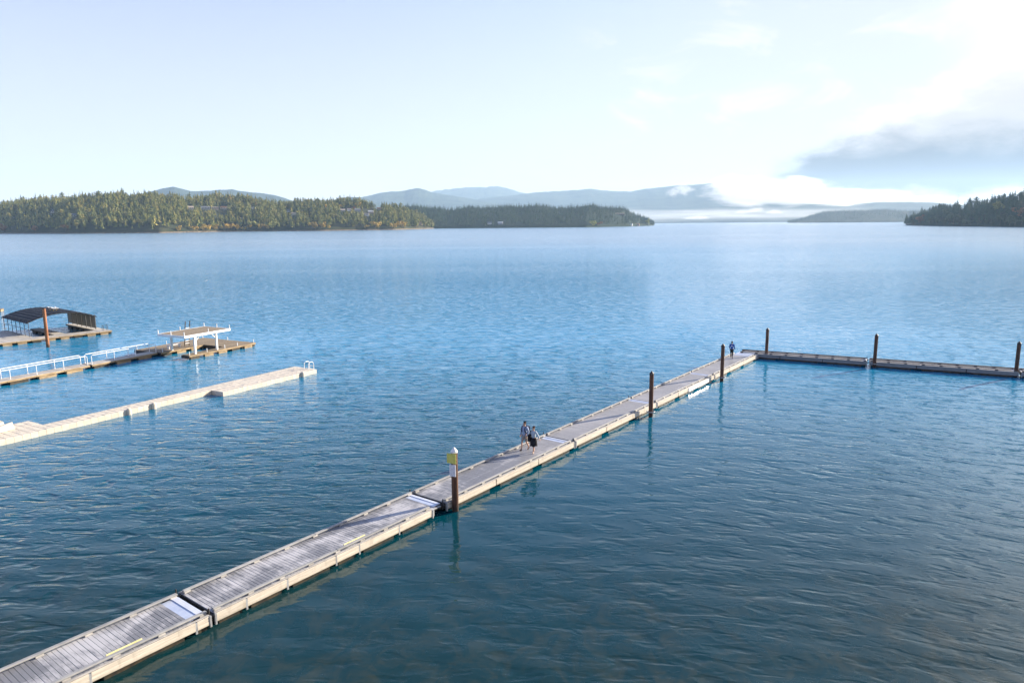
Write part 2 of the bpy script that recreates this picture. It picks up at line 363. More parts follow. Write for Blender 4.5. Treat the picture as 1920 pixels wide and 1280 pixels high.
def water_build(k, p):
    P = k.pos(); x, y, z = k.sep(P); 
    xq = k.math('SUBTRACT', x, 8.0)                                 # the wave fronts swing round on the right
    bend = k.math('MULTIPLY', k.math('ADD', xq, k.math('SQRT', k.math('MULTIPLY_ADD', xq, xq, 100.0))), 0.20)
    F2 = k.comb(x, k.math('ADD', y, bend), 0.0)
    far = k.vmath('LENGTH', P, out=1)
    # calmer and rougher bands on the open lake; sheltered water by the docks near the shore
    band = k.noise(k.mapping(P, rad(8), (0.0016, 0.011, 1)), 1.0, 4, 0.55, 0.3)
    rgh = k.step(band, 0.36, 0.62, 0.62, 1.15)
    P3 = k.mapping(P, -D_ANG); ux_, vx_, wx_ = k.sep(P3)          # lee of the long dock: smooth along its right side
    lee = k.math('MULTIPLY', k.step(vx_, 7.0, 21.0), k.step(vx_, 25.0, 23.0))
    lee = k.math('MULTIPLY', lee, k.step(ux_, 80.0, 66.0))
    rgh = k.math('MULTIPLY', rgh, k.math('SUBTRACT', 1.0, k.math('MULTIPLY', lee, 0.62)))
    rgh = k.math('MULTIPLY', rgh, k.step(vx_, 30.0, 22.0, 1.0, 0.82))
    rgh = k.math('MULTIPLY', rgh, k.step(far, 22.0, 52.0, 0.46, 1.0))
    e = 0.04
    def hh(off): return k.put(k.new('ShaderNodeGroup', node_tree=WG), Vector=k.vmath('ADD', F2, off)).outputs[0]
    h0, hx, hy = hh((0, 0, 0)), hh((e, 0, 0)), hh((0, e, 0))
    gx = k.math('MULTIPLY', k.math('SUBTRACT', h0, hx), k.math('MULTIPLY', rgh, 1 / e))
    gy = k.math('MULTIPLY', k.math('SUBTRACT', h0, hy), k.math('MULTIPLY', rgh, 1 / e))
    nrm = k.vmath('NORMALIZE', k.vmath('ADD', k.new('ShaderNodeNewGeometry').outputs['Normal'], k.comb(gx, gy, 0.0)))
    # the bottom shows through, brownish and weedy, in the shallows by the near shore
    sh = k.step(k.math('ADD', y, k.math('MULTIPLY', k.noise(P, 0.16, 4, 0.6), 14.0)), 44.0, 20.0)
    weed = k.step(k.noise(k.mapping(P, rad(20), (1.1, 0.75, 1)), 1.0, 6, 0.7, 0.8), 0.40, 0.68)
    bot = k.mix(weed, (0.004, 0.021, 0.019), (0.032, 0.036, 0.018))
    water_sheen = k.mix(k.step(far, 25.0, 95.0), (0.000, 0.038, 0.055), (0.008, 0.22, 0.41))  # brightens with distance: growing sky reflection put into the water's colour
    water_sheen = k.mix(k.step(far, 120.0, 600.0), water_sheen, (0.15, 0.27, 0.37))  # far silver is sky sheen painted into the base colour
    lee2 = k.math('MULTIPLY', k.step(x, -20.0, -27.0), k.math('MULTIPLY', k.step(y, 40.0, 48.0), k.step(y, 96.0, 84.0)))
    nrm = k.put(k.new('ShaderNodeMix', data_type='VECTOR'), _0=k.math('MULTIPLY', lee2, 0.45), _4=nrm, _5=(0, 0, 1)).outputs[1]
    k.put(p, Base_Color=k.mix(k.math('MULTIPLY', sh, 0.85), water_sheen, bot), Normal=nrm, Roughness=k.step(far, 90.0, 450.0, 0.05, 0.19), IOR=1.333)
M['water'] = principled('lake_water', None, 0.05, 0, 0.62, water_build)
def grow(a0, a1, end, st, f=1.22):
    out = [a1]; 
    while out[-1] < end: st *= f; out.append(out[-1] + st)
    return out
rng = np.random.default_rng(7)
dense_x = list(np.arange(-74, 62.01, 0.28)); dense_y = list(np.arange(12, 105.01, 0.28))
hi_x = grow(0, dense_x[-1], 13000, 0.28); hi_y = grow(0, dense_y[-1], 13000, 0.28)
lo_x = [-q + 2 * dense_x[0] + dense_x[-1] - dense_x[-1] for q in grow(0, dense_x[0] * -1 + 2 * dense_x[0], 13000 + 2 * dense_x[0], 0.28)]
lo_x = []; q, st = dense_x[0], 0.28
while q > -13000: st *= 1.22; q -= st; lo_x.append(q)
lo_y = []; q, st = dense_y[0], 0.28
while q > -350: st *= 1.4; q -= st; lo_y.append(q)
xs = np.array(lo_x[::-1] + dense_x + hi_x[1:]); ys = np.array(lo_y[::-1] + dense_y + hi_y[1:])
GX, GY = np.meshgrid(xs, ys); GZ = np.zeros_like(GX)
for lam in np.geomspace(1.15, 2.8, 26):
    th = rad(-90) + rng.normal(0, 0.5); kk = 2 * math.pi / lam
    GZ += 0.007 * lam / (2 * math.pi) * np.sin(kk * (GX * math.cos(th) + GY * math.sin(th)) + rng.uniform(0, 6.28) + 0.8 * np.sin(GX * 0.11 + lam) + 0.5 * np.sin(GY * 0.07 + 2 * lam))
def sstep(a, lo, hi): t = np.clip((a - lo) / (hi - lo), 0, 1); return t * t * (3 - 2 * t)
GZ *= sstep(GX, -74, -64) * (1 - sstep(GX, 54, 62)) * sstep(GY, 12, 14) * (1 - sstep(GY, 80, 105))
nx, ny = len(xs), len(ys)
idx = np.arange(nx * ny).reshape(ny, nx)
quads = np.stack([idx[:-1, :-1], idx[:-1, 1:], idx[1:, 1:], idx[1:, :-1]], -1).reshape(-1, 4)
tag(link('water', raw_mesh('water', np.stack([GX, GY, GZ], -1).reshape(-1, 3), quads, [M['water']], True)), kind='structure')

# ------------------------------------------------------------------ far shores, hills, woods
def vnoise(seed):
    r = np.random.default_rng(seed); ph = r.uniform(0, 6.28, (14, 2)); di = r.uniform(0, 6.28, 14); fr = np.geomspace(1, 24, 14)
    def f(x, y):
        o = 0
        for i in range(14): o = o + np.sin(fr[i] * (x * np.cos(di[i]) + y * np.sin(di[i])) + ph[i, 0]) / fr[i] ** 0.9
        return o * 0.6
    return f
def bearing(px, py=420): d_ = ray(px, py); return math.atan2(d_[0], d_[1])
def horizon_y(px):
    lo, hi = 300., 520.
    for _ in range(40):
        md = (lo + hi) / 2
        if ray(px, md)[2] > 0: lo = md
        else: hi = md
    return lo
class Land:
    """a wooded shore: shoreline and crest given along the bearing from the beach"""
    def __init__(s, name, shore, crest, depth, tree_h, seed, shape=0.75):
        s.name = name; s.vn = vnoise(seed); s.shape = shape
        s.bs = np.array([bearing(x) for x, y in shore]); s.rs = np.array([math.hypot(*at(x, y)[:2]) for x, y in shore])
        s.bc = np.array([bearing(x) for x, y in crest]); s.depth = depth
        hs = []
        for (x, y), b in zip(crest, s.bc):
            r = np.interp(b, s.bs, s.rs) + s.dep(b)
            hs.append(max(1.0, at_dist(x, y, r)[2] - tree_h))
        s.hc = np.array(hs)
    def dep(s, b): return np.interp(b, *s.depth)
    def z(s, b, r):
        rs = np.interp(b, s.bs, s.rs); t = (r - rs) / s.dep(b); hc = np.interp(b, s.bc, s.hc)
        beach = np.clip((r - rs) / 14.0, -1.2, 1) * 1.7
        up = np.where(t > 0, np.clip(t, 0, 1) ** s.shape, 0); dn = np.clip(1 - (t - 1) * 0.55, 0.1, 1)
        zz = hc * np.where(t < 1, up * (0.86 + 0.14 * np.clip(t, 0, 1)), dn)
        nz = s.vn(b * 55, r / 190.) * np.clip(t, 0, 1) * 0.10 * hc
        return np.maximum(beach + zz + nz, -1.2)
    def build(s, nb=220, nr=60, tmax=2.2):
        B = np.linspace(s.bs[0], s.bs[-1], nb); T = np.concatenate([[-0.06], np.linspace(0, 0.15, 14), np.linspace(0.17, tmax, nr - 15)])
        BB, TT = np.meshgrid(B, T); R = np.interp(BB, s.bs, s.rs) + TT * s.dep(BB)
        Z = s.z(BB, R); Z[:, 0] = np.minimum(Z[:, 0], -1.2); Z[:, -1] = np.minimum(Z[:, -1], -1.2); Z[-1] = -1.2
        i = np.arange(BB.size).reshape(BB.shape)
        q = np.stack([i[:-1, :-1], i[:-1, 1:], i[1:, 1:], i[1:, :-1]], -1).reshape(-1, 4)
        V = np.stack([R * np.sin(BB), R * np.cos(BB), Z], -1).reshape(-1, 3)
        tag(link(s.name, raw_mesh(s.name, V, q, [M['land'] if s.name == 'left_headland' else M['land_dark']], True)), kind='structure')
    def on_pixel(s, px, py):
        """the ground point seen at a pixel"""
        d_ = ray(px, py); b = math.atan2(d_[0], d_[1]); hl = math.hypot(d_[0], d_[1])
        r0 = float(np.interp(b, s.bs, s.rs))
        for r in np.arange(r0 - 5, r0 + 1.6 * float(s.dep(b)), 2.0):
            if float(s.z(b, r)) >= CAMH + d_[2] * r / hl: break
        return np.array([r * math.sin(b), r * math.cos(b), float(s.z(b, r))])

left = Land('left_headland', [(-260, 440), (-120, 438.5), (0, 438), (150, 438.3), (300, 437), (420, 434.5), (600, 433), (740, 431), (800, 429.2), (822, 428), (826, 427.8)],
            [(-260, 384), (0, 380), (50, 378), (100, 372), (140, 367), (190, 368), (240, 369), (290, 365), (345, 366), (380, 365), (450, 366), (490, 372), (540, 376), (600, 378), (650, 375), (700, 381), (740, 384), (765, 392), (790, 403), (812, 418), (826, 426)],
            ([-0.8, -0.25, -0.12, -0.10], [420, 360, 260, 120]), 15, 3)
mid = Land('middle_headland', [(560, 429), (700, 428.8), (820, 428.4), (960, 427.3), (1100, 426.2), (1180, 424.6), (1215, 423.4), (1227, 422.6)],
           [(560, 388), (760, 386), (800, 385), (900, 384), (1000, 382), (1060, 382), (1120, 384), (1165, 388), (1195, 398), (1215, 408), (1227, 421)],
           ([-0.3, 0.12, 0.19, 0.21], [420, 380, 260, 90]), 13, 5)
right = Land('right_headland', [(1698, 422.3), (1715, 422.8), (1800, 424.4), (1919, 425.7), (2050, 427), (2300, 429)],
             [(1698, 420), (1706, 408), (1728, 394), (1752, 386), (1790, 378), (1830, 376), (1860, 366), (1890, 362), (1919, 358), (2050, 352), (2300, 350)],
             ([0.5, 0.53, 0.6, 0.9], [80, 170, 230, 260]), 21, 9, 0.7)
farp = Land('far_point', [(1476, 417.9), (1500, 417.8), (1600, 417), (1760, 415.8), (1900, 415)],
            [(1476, 417.2), (1505, 407), (1528, 399), (1548, 394), (1575, 392.5), (1615, 392.5), (1665, 390), (1715, 393), (1900, 392)],
            ([0.35, 0.4, 0.5, 0.7], [200, 600, 700, 700]), 16, 11)
for ld in (left, mid, right, farp): ld.build()

def ridge(name, crest, r, run=2200, seed=1, rough=0.10):
    vn = vnoise(seed); bc = np.array([bearing(x) for x, y in crest]); hc = np.array([max(2.0, at_dist(x, y, r)[2]) for x, y in crest])
    B = np.linspace(bc[0], bc[-1], 260); T = np.linspace(0, 1.5, 44); BB, TT = np.meshgrid(B, T)
    R = r - run + TT * run; hcr = np.interp(BB, bc, hc)
    prof = np.where(TT < 1, sstep(TT, 0, 1) * 0.55 + TT * 0.45, np.clip(1 - (TT - 1) * 1.6, 0, 1))
    gul = vn(BB * 42, R / 700.0)
    Z = hcr * prof * (1 + rough * gul * np.clip((1 - np.abs(TT - 1)) * 1.0, 0, 1) * np.where(TT < 1, (1 - TT) * 2.2, 0.4)) + 0.006 * hcr * vn(BB * 420, R / 300.0) * prof
    Z[0] = -1.5; Z[-1] = -1.5
    i = np.arange(BB.size).reshape(BB.shape); q = np.stack([i[:-1, :-1], i[:-1, 1:], i[1:, 1:], i[1:, :-1]], -1).reshape(-1, 4)
    V = np.stack([R * np.sin(BB), R * np.cos(BB), Z], -1).reshape(-1, 3)
    tag(link(name, raw_mesh(name, V, q, [M['hill']], True)), kind='structure')
ridge('left_hill', [(-400, 385), (-100, 380), (60, 378), (95, 373), (130, 369.5), (180, 372), (235, 371), (265, 365), (285, 359), (310, 353), (330, 350.5), (350, 354), (362, 358), (385, 358), (410, 356), (440, 354.5), (470, 360), (500, 362), (520, 366), (545, 374), (570, 382), (600, 400)], 8580, 3000, 21)
ridge('small_hill', [(590, 395), (615, 380), (640, 371), (656, 368.5), (680, 370), (705, 378), (740, 392), (770, 410)], 8250, 2250, 22)
ridge('peaked_hill', [(560, 400), (620, 380), (680, 369), (720, 360), (760, 358), (775, 354), (786, 352), (800, 356), (815, 361), (870, 370), (930, 381), (990, 400)], 11550, 3300, 23)
ridge('distant_hill', [(740, 390), (800, 362), (820, 357), (870, 351), (890, 350), (930, 351), (960, 357), (985, 362), (1050, 376), (1100, 395)], 17325, 3750, 24)
ridge('long_hill', [(830, 400), (880, 380), (900, 372), (960, 366), (1000, 361), (1040, 358), (1070, 357), (1105, 353), (1130, 357), (1180, 359), (1210, 354), (1260, 348), (1320, 344), (1380, 343), (1440, 362), (1500, 385), (1560, 400)], 13530, 3900, 25)
ridge('lakeside_hill', [(1190, 416), (1225, 406), (1262, 400), (1300, 393), (1330, 388), (1360, 386), (1420, 383), (1500, 381), (1560, 384), (1640, 392), (1760, 400)], 10230, 2250, 26)
ridge('wooded_ridge', [(1540, 400), (1580, 388), (1610, 381.5), (1640, 379), (1700, 378.5), (1745, 379.5), (1800, 384), (1900, 384), (2200, 378), (2600, 384)], 10890, 1950, 27)

# --- conifers
def conifer_arrays(seed, tiers=7, spokes=7, slim=0.17, round_=False):
    r = np.random.default_rng(seed); V, Fc, mi = [], [], []
    for k in range(5): a = 2*math.pi*k/5; V += [(0.018*math.cos(a), 0.018*math.sin(a), 0.0)]
    V.append((0, 0, 0.75))
    for k in range(5): Fc.append((k, (k+1) % 5, 5)); mi.append(1)
    for t in range(tiers):
        f = t / (tiers - 1); zt = 0.30 + 0.70 * f + (0.0 if f < 1 else 0); zt = min(zt, 1.0)
        zb = 0.10 + 0.78 * f; rad_ = slim * (1 - 0.86 * f ** 0.9) * r.uniform(0.8, 1.15)
        if round_: rad_ = slim * math.sin(math.pi * (0.22 + 0.72 * f)) * r.uniform(0.8, 1.2); zb = 0.30 + 0.60 * f; zt = min(1.0, zb + 0.14)
        b = len(V); V.append((r.normal(0, .006), r.normal(0, .006), zt)); ph = r.uniform(0, 6.28); m2 = spokes * 2
        for k in range(m2):
            a = ph + 2*math.pi*k/m2; tip = k % 2 == 0
            q = rad_ * (r.uniform(0.75, 1.25) if tip else r.uniform(0.32, 0.55))
            V.append((q*math.cos(a), q*math.sin(a), zb + (r.uniform(-.025, .02) if tip else r.uniform(0.02, 0.07))))
        for k in range(m2): Fc.append((b, b+1+k, b+1+(k+1) % m2)); mi.append(0)
    return np.array(V), np.array(Fc), np.array(mi)
CON = [conifer_arrays(100 + i, 7, 5, s_) for i, s_ in enumerate((0.15, 0.20, 0.23, 0.25, 0.18, 0.28))] + [conifer_arrays(150 + i, 6, 6, s_, True) for i, s_ in enumerate((0.22, 0.27, 0.31))]
CON_LOW = [conifer_arrays(200 + i, 4, 5, 0.19) for i in range(4)]
def con_mesh(name, mat): return [raw_mesh(name, v, f, [mat, M['bark']], False, mi) for v, f, mi in CON]
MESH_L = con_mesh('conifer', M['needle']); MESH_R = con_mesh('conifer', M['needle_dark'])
def scatter_forest(name, pts, protos, mat):
    VV, FF, MM, b = [], [], [], 0
    for (x, y, z, h_, w_, a, i) in pts:
        v, f, mi = protos[i % len(protos)]; c, s_ = math.cos(a), math.sin(a)
        q = np.empty_like(v); q[:, 0] = (v[:, 0]*c - v[:, 1]*s_)*h_*w_ + x; q[:, 1] = (v[:, 0]*s_ + v[:, 1]*c)*h_*w_ + y; q[:, 2] = v[:, 2]*h_ + z
        VV.append(q); FF.append(f + b); MM.append(mi); b += len(v)
    o = link(name, raw_mesh(name, np.concatenate(VV), np.concatenate(FF), [mat, M['bark']], False, np.concatenate(MM)))
    return tag(o, kind='stuff')
R = random.Random(5)
HOUSES_L = [  # pixel x, y, width in pixels, wall, roof, label
    (357, 391, 10, 'wall_cream', 'roof_tan', 'cream house with a tan roof, leftmost of the hilltop row above the left shore'),
    (386, 391, 15, 'wall_grey', 'roof_slate', 'long low grey house with a slate roof on the hilltop above the left shore'),
    (403, 390, 11, 'wall_pink', 'roof_tan', 'pinkish house with a pale roof beside the orange roofed house on the hill'),
    (421, 391, 14, 'wall_cream', 'roof_orange', 'house with an orange brown roof on the hilltop above the left shore'),
    (475, 391, 5, 'wall_white', 'roof_slate', 'small white house alone at the right end of the hilltop row'),
    (541, 396, 6, 'wall_white', 'roof_slate', 'small white house half way up the slope among conifers'),
    (551, 402, 9, 'wall_cream', 'roof_tan', 'beige house just below the small white house on the slope'),
    (643, 395, 8, 'wall_grey', 'roof_tan', 'grey house with tan roof, leftmost of the right hand cluster on the slope'),
    (655, 394, 8, 'wall_white', 'roof_tan', 'white house with tan roof in the right hand cluster on the slope'),
    (671, 395, 10, 'wall_grey', 'roof_slate', 'slate roofed grey house in the middle of the right hand cluster'),
    (687, 403, 9, 'wall_white', 'roof_tan', 'bright white house lowest in the right hand cluster on the slope'),
    (695, 398, 9, 'wall_pink', 'roof_pale', 'pink walled house with a pale gable above the bright white house'),
    (711, 392, 8, 'wall_cream', 'roof_orange', 'cream house highest at the right end of the slope cluster'),
    (788, 419, 6, 'wall_pink', 'roof_orange', 'pink house above the rocky tip of the left headland'),
    (99, 398, 9, 'wall_white', 'roof_slate', 'pale house in the shade of the wood at the far left'),
    (140, 405, 12, 'wall_grey', 'roof_slate', 'wide grey house in the shade of the wood at the far left')]
HOUSES_M = [
    (1162, 401, 17, 'wall_dark', 'roof_tan', 'long dark house with a pale flat roof on the middle headland'),
    (1183, 420, 5, 'wall_white', 'roof_slate', 'small white house by the water near the tip of the middle headland'),
    (1195, 421, 7, 'wall_pink', 'roof_orange', 'orange roofed house by the water near the tip of the middle headland'),
    (918, 419, 7, 'wall_white', 'roof_slate', 'white house near the water, left of the pair on the middle headland'),
    (938, 419, 9, 'wall_grey', 'roof_pale', 'grey house near the water, right of the pair on the middle headland')]
def blocked(houses, p, h_):
    x, yb = proj(p); _, yt = proj((p[0], p[1], p[2] + h_))
    for hx, hy, w, *_ in houses:
        if abs(x - hx) < w * 0.48 + 1.5 and yb > hy - 2 and yt < hy + 0.5: return True
    return False
def plant(ld, count, hr, houses, tmax=1.25, bmin=None, bmax=None, clear=()):
    out = []; b0, b1 = ld.bs[0] if bmin is None else bmin, ld.bs[-1] if bmax is None else bmax
    tries = 0
    while len(out) < count and tries < count * 8:
        tries += 1
        b = R.uniform(b0, b1); t = R.random() ** 0.85 * tmax; r = float(np.interp(b, ld.bs, ld.rs)) + 13 + t * float(ld.dep(b))
        z = float(ld.z(b, r))
        if z < 0.8: continue
        h_ = R.uniform(*hr) * (1.3 if R.random() < 0.13 else 1.0); p = (r*math.sin(b), r*math.cos(b), z - 0.3)
        if blocked(houses, p, h_): continue
        x, y = proj(p)
        if any(a0 < x < a1 and c0 < y < c1 for a0, a1, c0, c1 in clear): continue
        out.append((*p, h_, R.uniform(0.9, 1.5), R.uniform(0, 6.28), R.randrange(9), t))
    return sorted(out, key=lambda q: q[-1])
def as_objects(pts, meshes, zones):
    for (x, y, z, h_, w_, a, i, t) in pts:
        px = proj((x, y, z))[0]; label, group = next((l_, g_) for lim, l_, g_ in zones if px < lim)
        o = link('conifer', meshes[i % 9], None, (x, y, z), a); o.scale = (h_*w_, h_*w_, h_)
        tag(o, label, 'tree', group)
pl = plant(left, 5400, (13, 24), HOUSES_L, bmin=bearing(-120), clear=[(352, 432, 391, 397), (404, 426, 394, 412), (636, 715, 393, 402)])
inview = [q for q in pl if proj(q[:3])[0] > -5]
front = inview[:170]; fs = set(id(q) for q in front)
as_objects(front, MESH_L, ((270, 'conifer in the front rows of the shaded wood at the far left of the shore', 'front conifers at the far left'),
                           (510, 'green conifer in the front rows of the slope below the hilltop houses', 'front conifers below the hilltop houses'),
                           (690, 'green conifer in the front rows of the wood left of the right hand house cluster', 'front conifers in the middle of the left shore'),
                           (9999, 'green conifer in the front rows near the tip of the left headland', 'front conifers near the left headland tip')))
scatter_forest('left_forest', [q[:7] for q in pl if id(q) not in fs], CON, M['needle'])
pl = plant(mid, 3600, (11, 17), HOUSES_M, bmin=bearing(760))
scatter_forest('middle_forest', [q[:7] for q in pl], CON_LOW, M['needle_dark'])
pl = plant(right, 760, (15, 25), [], tmax=1.1, bmax=bearing(2100))
inview = [q for q in pl if proj(q[:3])[0] < 1925]
front = inview[:130]; fs = set(id(q) for q in front)
as_objects(front, MESH_R, ((1770, 'dark conifer in the front rows near the tip of the right headland', 'front conifers near the right headland tip'),
                           (1850, 'dark conifer in the front rows in the middle of the right headland', 'front conifers in the middle of the right headland'),
                           (9999, 'dark conifer in the front rows of the right headland near the picture edge', 'front conifers by the right picture edge')))
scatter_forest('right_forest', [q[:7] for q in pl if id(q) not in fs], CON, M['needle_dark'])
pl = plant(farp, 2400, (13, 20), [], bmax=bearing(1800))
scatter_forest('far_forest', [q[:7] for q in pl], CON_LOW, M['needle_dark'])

# --- leafy trees and bushes
def leafy_mesh(name, seed, mat, wide=1.0, cards=170):
    r = np.random.default_rng(seed); V, Fc, mi = [], [], []
    for k in range(5): a = 2*math.pi*k/5; V.append((0.035*math.cos(a), 0.035*math.sin(a), 0))
    V.append((0, 0, 0.7))
    Fc += [(k, (k+1) % 5, 5) for k in range(5)]; mi += [1]*5
    cl_ = [(r.normal(0, .17)*wide, r.normal(0, .17)*wide, r.uniform(.32, .82), r.uniform(.13, .22)) for _ in range(9)]
    for k in range(cards):
        cx, cy, cz, cr = cl_[k % 9]; n_ = r.normal(size=3); n_ /= np.linalg.norm(n_); c = np.array([cx, cy, cz]) + n_*cr*r.uniform(.6, 1.05)
        u = np.cross(n_, r.normal(size=3)); u /= np.linalg.norm(u); v = np.cross(n_, u); s_ = r.uniform(.05, .09); b = len(V)
        V += [tuple(c + u*s_), tuple(c + v*s_ - u*s_*.5), tuple(c - v*s_ - u*s_*.5)]; Fc.append((b, b+1, b+2)); mi.append(0)
    return raw_mesh(name, V, Fc, [mat, M['bark']], False, mi)
LEAFY = {k: [leafy_mesh('autumn_tree', 40 + j, M[k], w_) for j, w_ in enumerate((0.8, 1.25, 1.0))] for k in ('leaf_gold', 'leaf_lime', 'leaf_rust', 'leaf_green')}
def leafy(px, py, hpx, kind, ld, label, group=None, name='autumn_tree'):
    p = ld.on_pixel(px, py); h_ = hpx * math.hypot(p[0], p[1]) / F
    o = link(name, R.choice(LEAFY[kind]), None, p - np.array([0, 0, 0.3]), R.uniform(0, 6.28)); w_ = R.uniform(0.95, 1.4); h_ *= 1.3
    o.scale = (h_*w_, h_*w_, h_); tag(o, label, 'tree', group)
GG = 'golden trees along the sunny waterline'; GL = 'small golden autumn tree at the sunny waterline of the left shore'
for px, py, hp in ((335, 435, 9), (362, 434, 8), (368, 434, 8), (381, 434, 9), (387, 434, 10), (393, 434, 8), (404, 432.5, 9), (415, 432, 6), (423, 432, 6), (428, 431, 9), (434, 431, 6),
                   (440, 432, 9), (446, 432, 6), (454, 431.5, 5), (460, 431.5, 5), (468, 431, 8), (487, 431.5, 9), (497, 431, 9), (503, 431, 6),
                   (585, 430.5, 11), (591, 430, 11), (606, 430.5, 12), (617, 430.5, 6), (703, 429.5, 12), (709, 429.5, 11), (688, 429, 6),
                   (735, 429, 9), (741, 429, 8), (748, 429, 11), (754, 429, 11), (757, 429, 12), (782, 427, 8)):
    leafy(px, py, hp, 'leaf_gold', left, GL, GG)
for px, py, hp, kd, lb in ((8, 437, 12, 'leaf_rust', 'rusty brown tree at the waterline by the left edge'),
                           (109, 398, 10, 'leaf_lime', 'bright yellow green tree standing out above the shaded wood at the far left'),
                           (474, 430, 12, 'leaf_lime', 'yellow green poplar shaped tree at the waterline below the hilltop houses'),
                           (512, 431, 12, 'leaf_lime', 'yellow green tree leaning over the waterline right of the golden trees'),
                           (434, 381, 9, 'leaf_gold', 'golden tree on the hilltop behind the orange roofed house'),
                           (482, 390, 8, 'leaf_rust', 'orange tree on the hilltop right of the small white house'),
                           (609, 393, 8, 'leaf_gold', 'pale golden tree high on the slope left of the house cluster'),
                           (671, 391, 10, 'leaf_gold', 'golden tree behind the slate roofed house of the right hand cluster'),
                           (664, 394, 6, 'leaf_rust', 'small orange tree between houses of the right hand cluster'),
                           (640, 391, 6, 'leaf_gold', 'small golden tree above the leftmost house of the right hand cluster'),
                           (705, 391, 6, 'leaf_lime', 'olive yellow tree beside the highest house of the right hand cluster'),
                           (779, 427, 14, 'leaf_lime', 'tall olive tree near the rocky tip of the left headland'),
                           (66, 436, 9, 'leaf_rust', 'brownish bush behind the white boathouse on the left shore'),
                           (124, 434, 9, 'leaf_rust', 'faded brown tree in the shaded wood near the left waterline')):
    leafy(px, py, hp, kd, left, lb)
leafy(1112, 425.5, 10, 'leaf_lime', mid, 'yellow green tree at the waterline of the middle headland')
leafy(1123, 425.5, 8, 'leaf_rust', mid, 'rusty tree at the waterline beside the yellow green one on the middle headland')
leafy(1214, 422.8, 11, 'leaf_lime', mid, 'olive tree at the tip of the middle headland')
leafy(1872, 402, 16, 'leaf_lime', right, 'yellow green leafy tree among dark conifers on the right headland')
leafy(1916, 410, 15, 'leaf_rust', right, 'rusty orange leafy tree at the right edge of the picture')
leafy(1725, 420, 13, 'leaf_rust', right, 'brownish leafy tree near the tip of the right headland')
GG = 'grey green bushes along the right headland'
for px, py, hp in ((1712, 421, 7), (1742, 421.5, 8), (1757, 421.8, 9), (1770, 421.8, 9), (1780, 421.5, 17), (1787, 421.5, 14), (1800, 422.2, 8), (1808, 422.4, 8), (1820, 422.6, 7), (1833, 422.6, 6),
                   (1846, 422.8, 7), (1858, 422.8, 6), (1875, 422.8, 13), (1885, 422.8, 15), (1893, 423, 14), (1903, 423, 12), (1915, 423, 10)):
    leafy(px, py, hp, 'leaf_green', right, 'grey green bush at the waterline of the right headland', GG, 'bush')

# --- houses
for k_, c1, c2 in (('wall_cream', (0.5, .44, .34), (.58, .5, .4)), ('wall_grey', (.25, .26, .26), (.34, .35, .35)), ('wall_pink', (.46, .32, .26), (.54, .4, .33)),
                   ('wall_white', (.68, .67, .64), (.76, .75, .72)), ('wall_dark', (.10, .08, .07), (.16, .13, .11)), ('roof_tan', (.38, .31, .24), (.46, .38, .3)),
                   ('roof_slate', (.10, .11, .12), (.17, .18, .2)), ('roof_orange', (.42, .2, .1), (.5, .27, .15)), ('roof_pale', (.5, .48, .45), (.58, .56, .53))):
    M[k_] = mottled(k_, c1, c2, 0.8, 0.8, spec=0.2)
M['glass'] = principled('dark_window_glass', (0.02, 0.025, 0.03), 0.1)
def house(px, py, wpx, wall, roof, label, ld):
    p = ld.on_pixel(px, py + 2); L = wpx * math.hypot(p[0], p[1]) / F; D_, H_ = min(L * 0.75, 9.0), 4.2 if L < 14 else 5.0
    rz = -math.atan2(p[0], p[1]) + R.uniform(-0.25, 0.25)
    t = empty('house', p, rz, label, 'house')
    MB().box(-L/2, L/2, 0, D_, -3.0, H_).obj('wall', M[wall], t)
    o = 0.5; rr = 0.4 * D_ if roof != 'roof_tan' or L < 16 else 0.08 * D_
    MB().add([(-L/2-o, -o, H_-.1), (L/2+o, -o, H_-.1), (L/2+o, D_+o, H_-.1), (-L/2-o, D_+o, H_-.1), (-L/2-o, D_/2, H_+rr), (L/2+o, D_/2, H_+rr),],
             [(0, 1, 5, 4), (2, 3, 4, 5), (0, 4, 3), (1, 2, 5), (3, 2, 1, 0)]).obj('roof', M[roof], t)
    for x in (-L*.3, 0, L*.3):
        fr = MB().box(x - L*.09, x + L*.09, -.05, 0.04, H_*.42, H_*.88).obj('window', M['white'], t)
        MB().box(x - L*.075, x + L*.075, -.09, -0.055, H_*.46, H_*.84).obj('pane', M['glass'], fr)
for h_ in HOUSES_L: house(*h_, left)
for h_ in HOUSES_M: house(*h_, mid)
# --- boathouses and boats lying along the far shore
def boathouse(px, py, wpx, roofm, label, cat='boathouse'):
    p = at(px, py); L = wpx * math.hypot(p[0], p[1]) / F; t = empty('boathouse', p * np.array([1, 1, 0]), -math.atan2(p[0], p[1]), label, cat)
    MB().box(-L/2, L/2, 0, 6, -0.5, 0.6).obj('deck', M['pale_deck'], t)
    for x in (-L/2+.3, L/2-.3):
        for y in (.3, 5.6): MB().tube([(x, y, .6), (x, y, 3.2)], .12, 6).obj('post', M['white'], t)
    MB().add([(-L/2, -.3, 3.0), (L/2, -.3, 3.0), (L/2, 6.3, 3.0), (-L/2, 6.3, 3.0), (-L/2, 3, 4.3), (L/2, 3, 4.3)],
             [(0, 1, 5, 4), (2, 3, 4, 5), (0, 4, 3), (1, 2, 5), (3, 2, 1, 0)]).obj('roof', M[roofm], t)
    MB().box(-L/2+.2, L/2-.2, 5.0, 5.2, .6, 3.0).obj('back_wall', M['white'], t)
boathouse(62, 437.6, 10, 'white', 'white roofed boathouse on the shaded left shore')
boathouse(213, 437.3, 8, 'roof_pale', 'pale boathouse on the left shore right of the white roofed one')
boathouse(526, 433.2, 7, 'white', 'bright white boathouse on the left shore below the slope')
boathouse(435, 434.0, 13, 'roof_pale', 'long pale boathouse below the golden trees on the left shore')
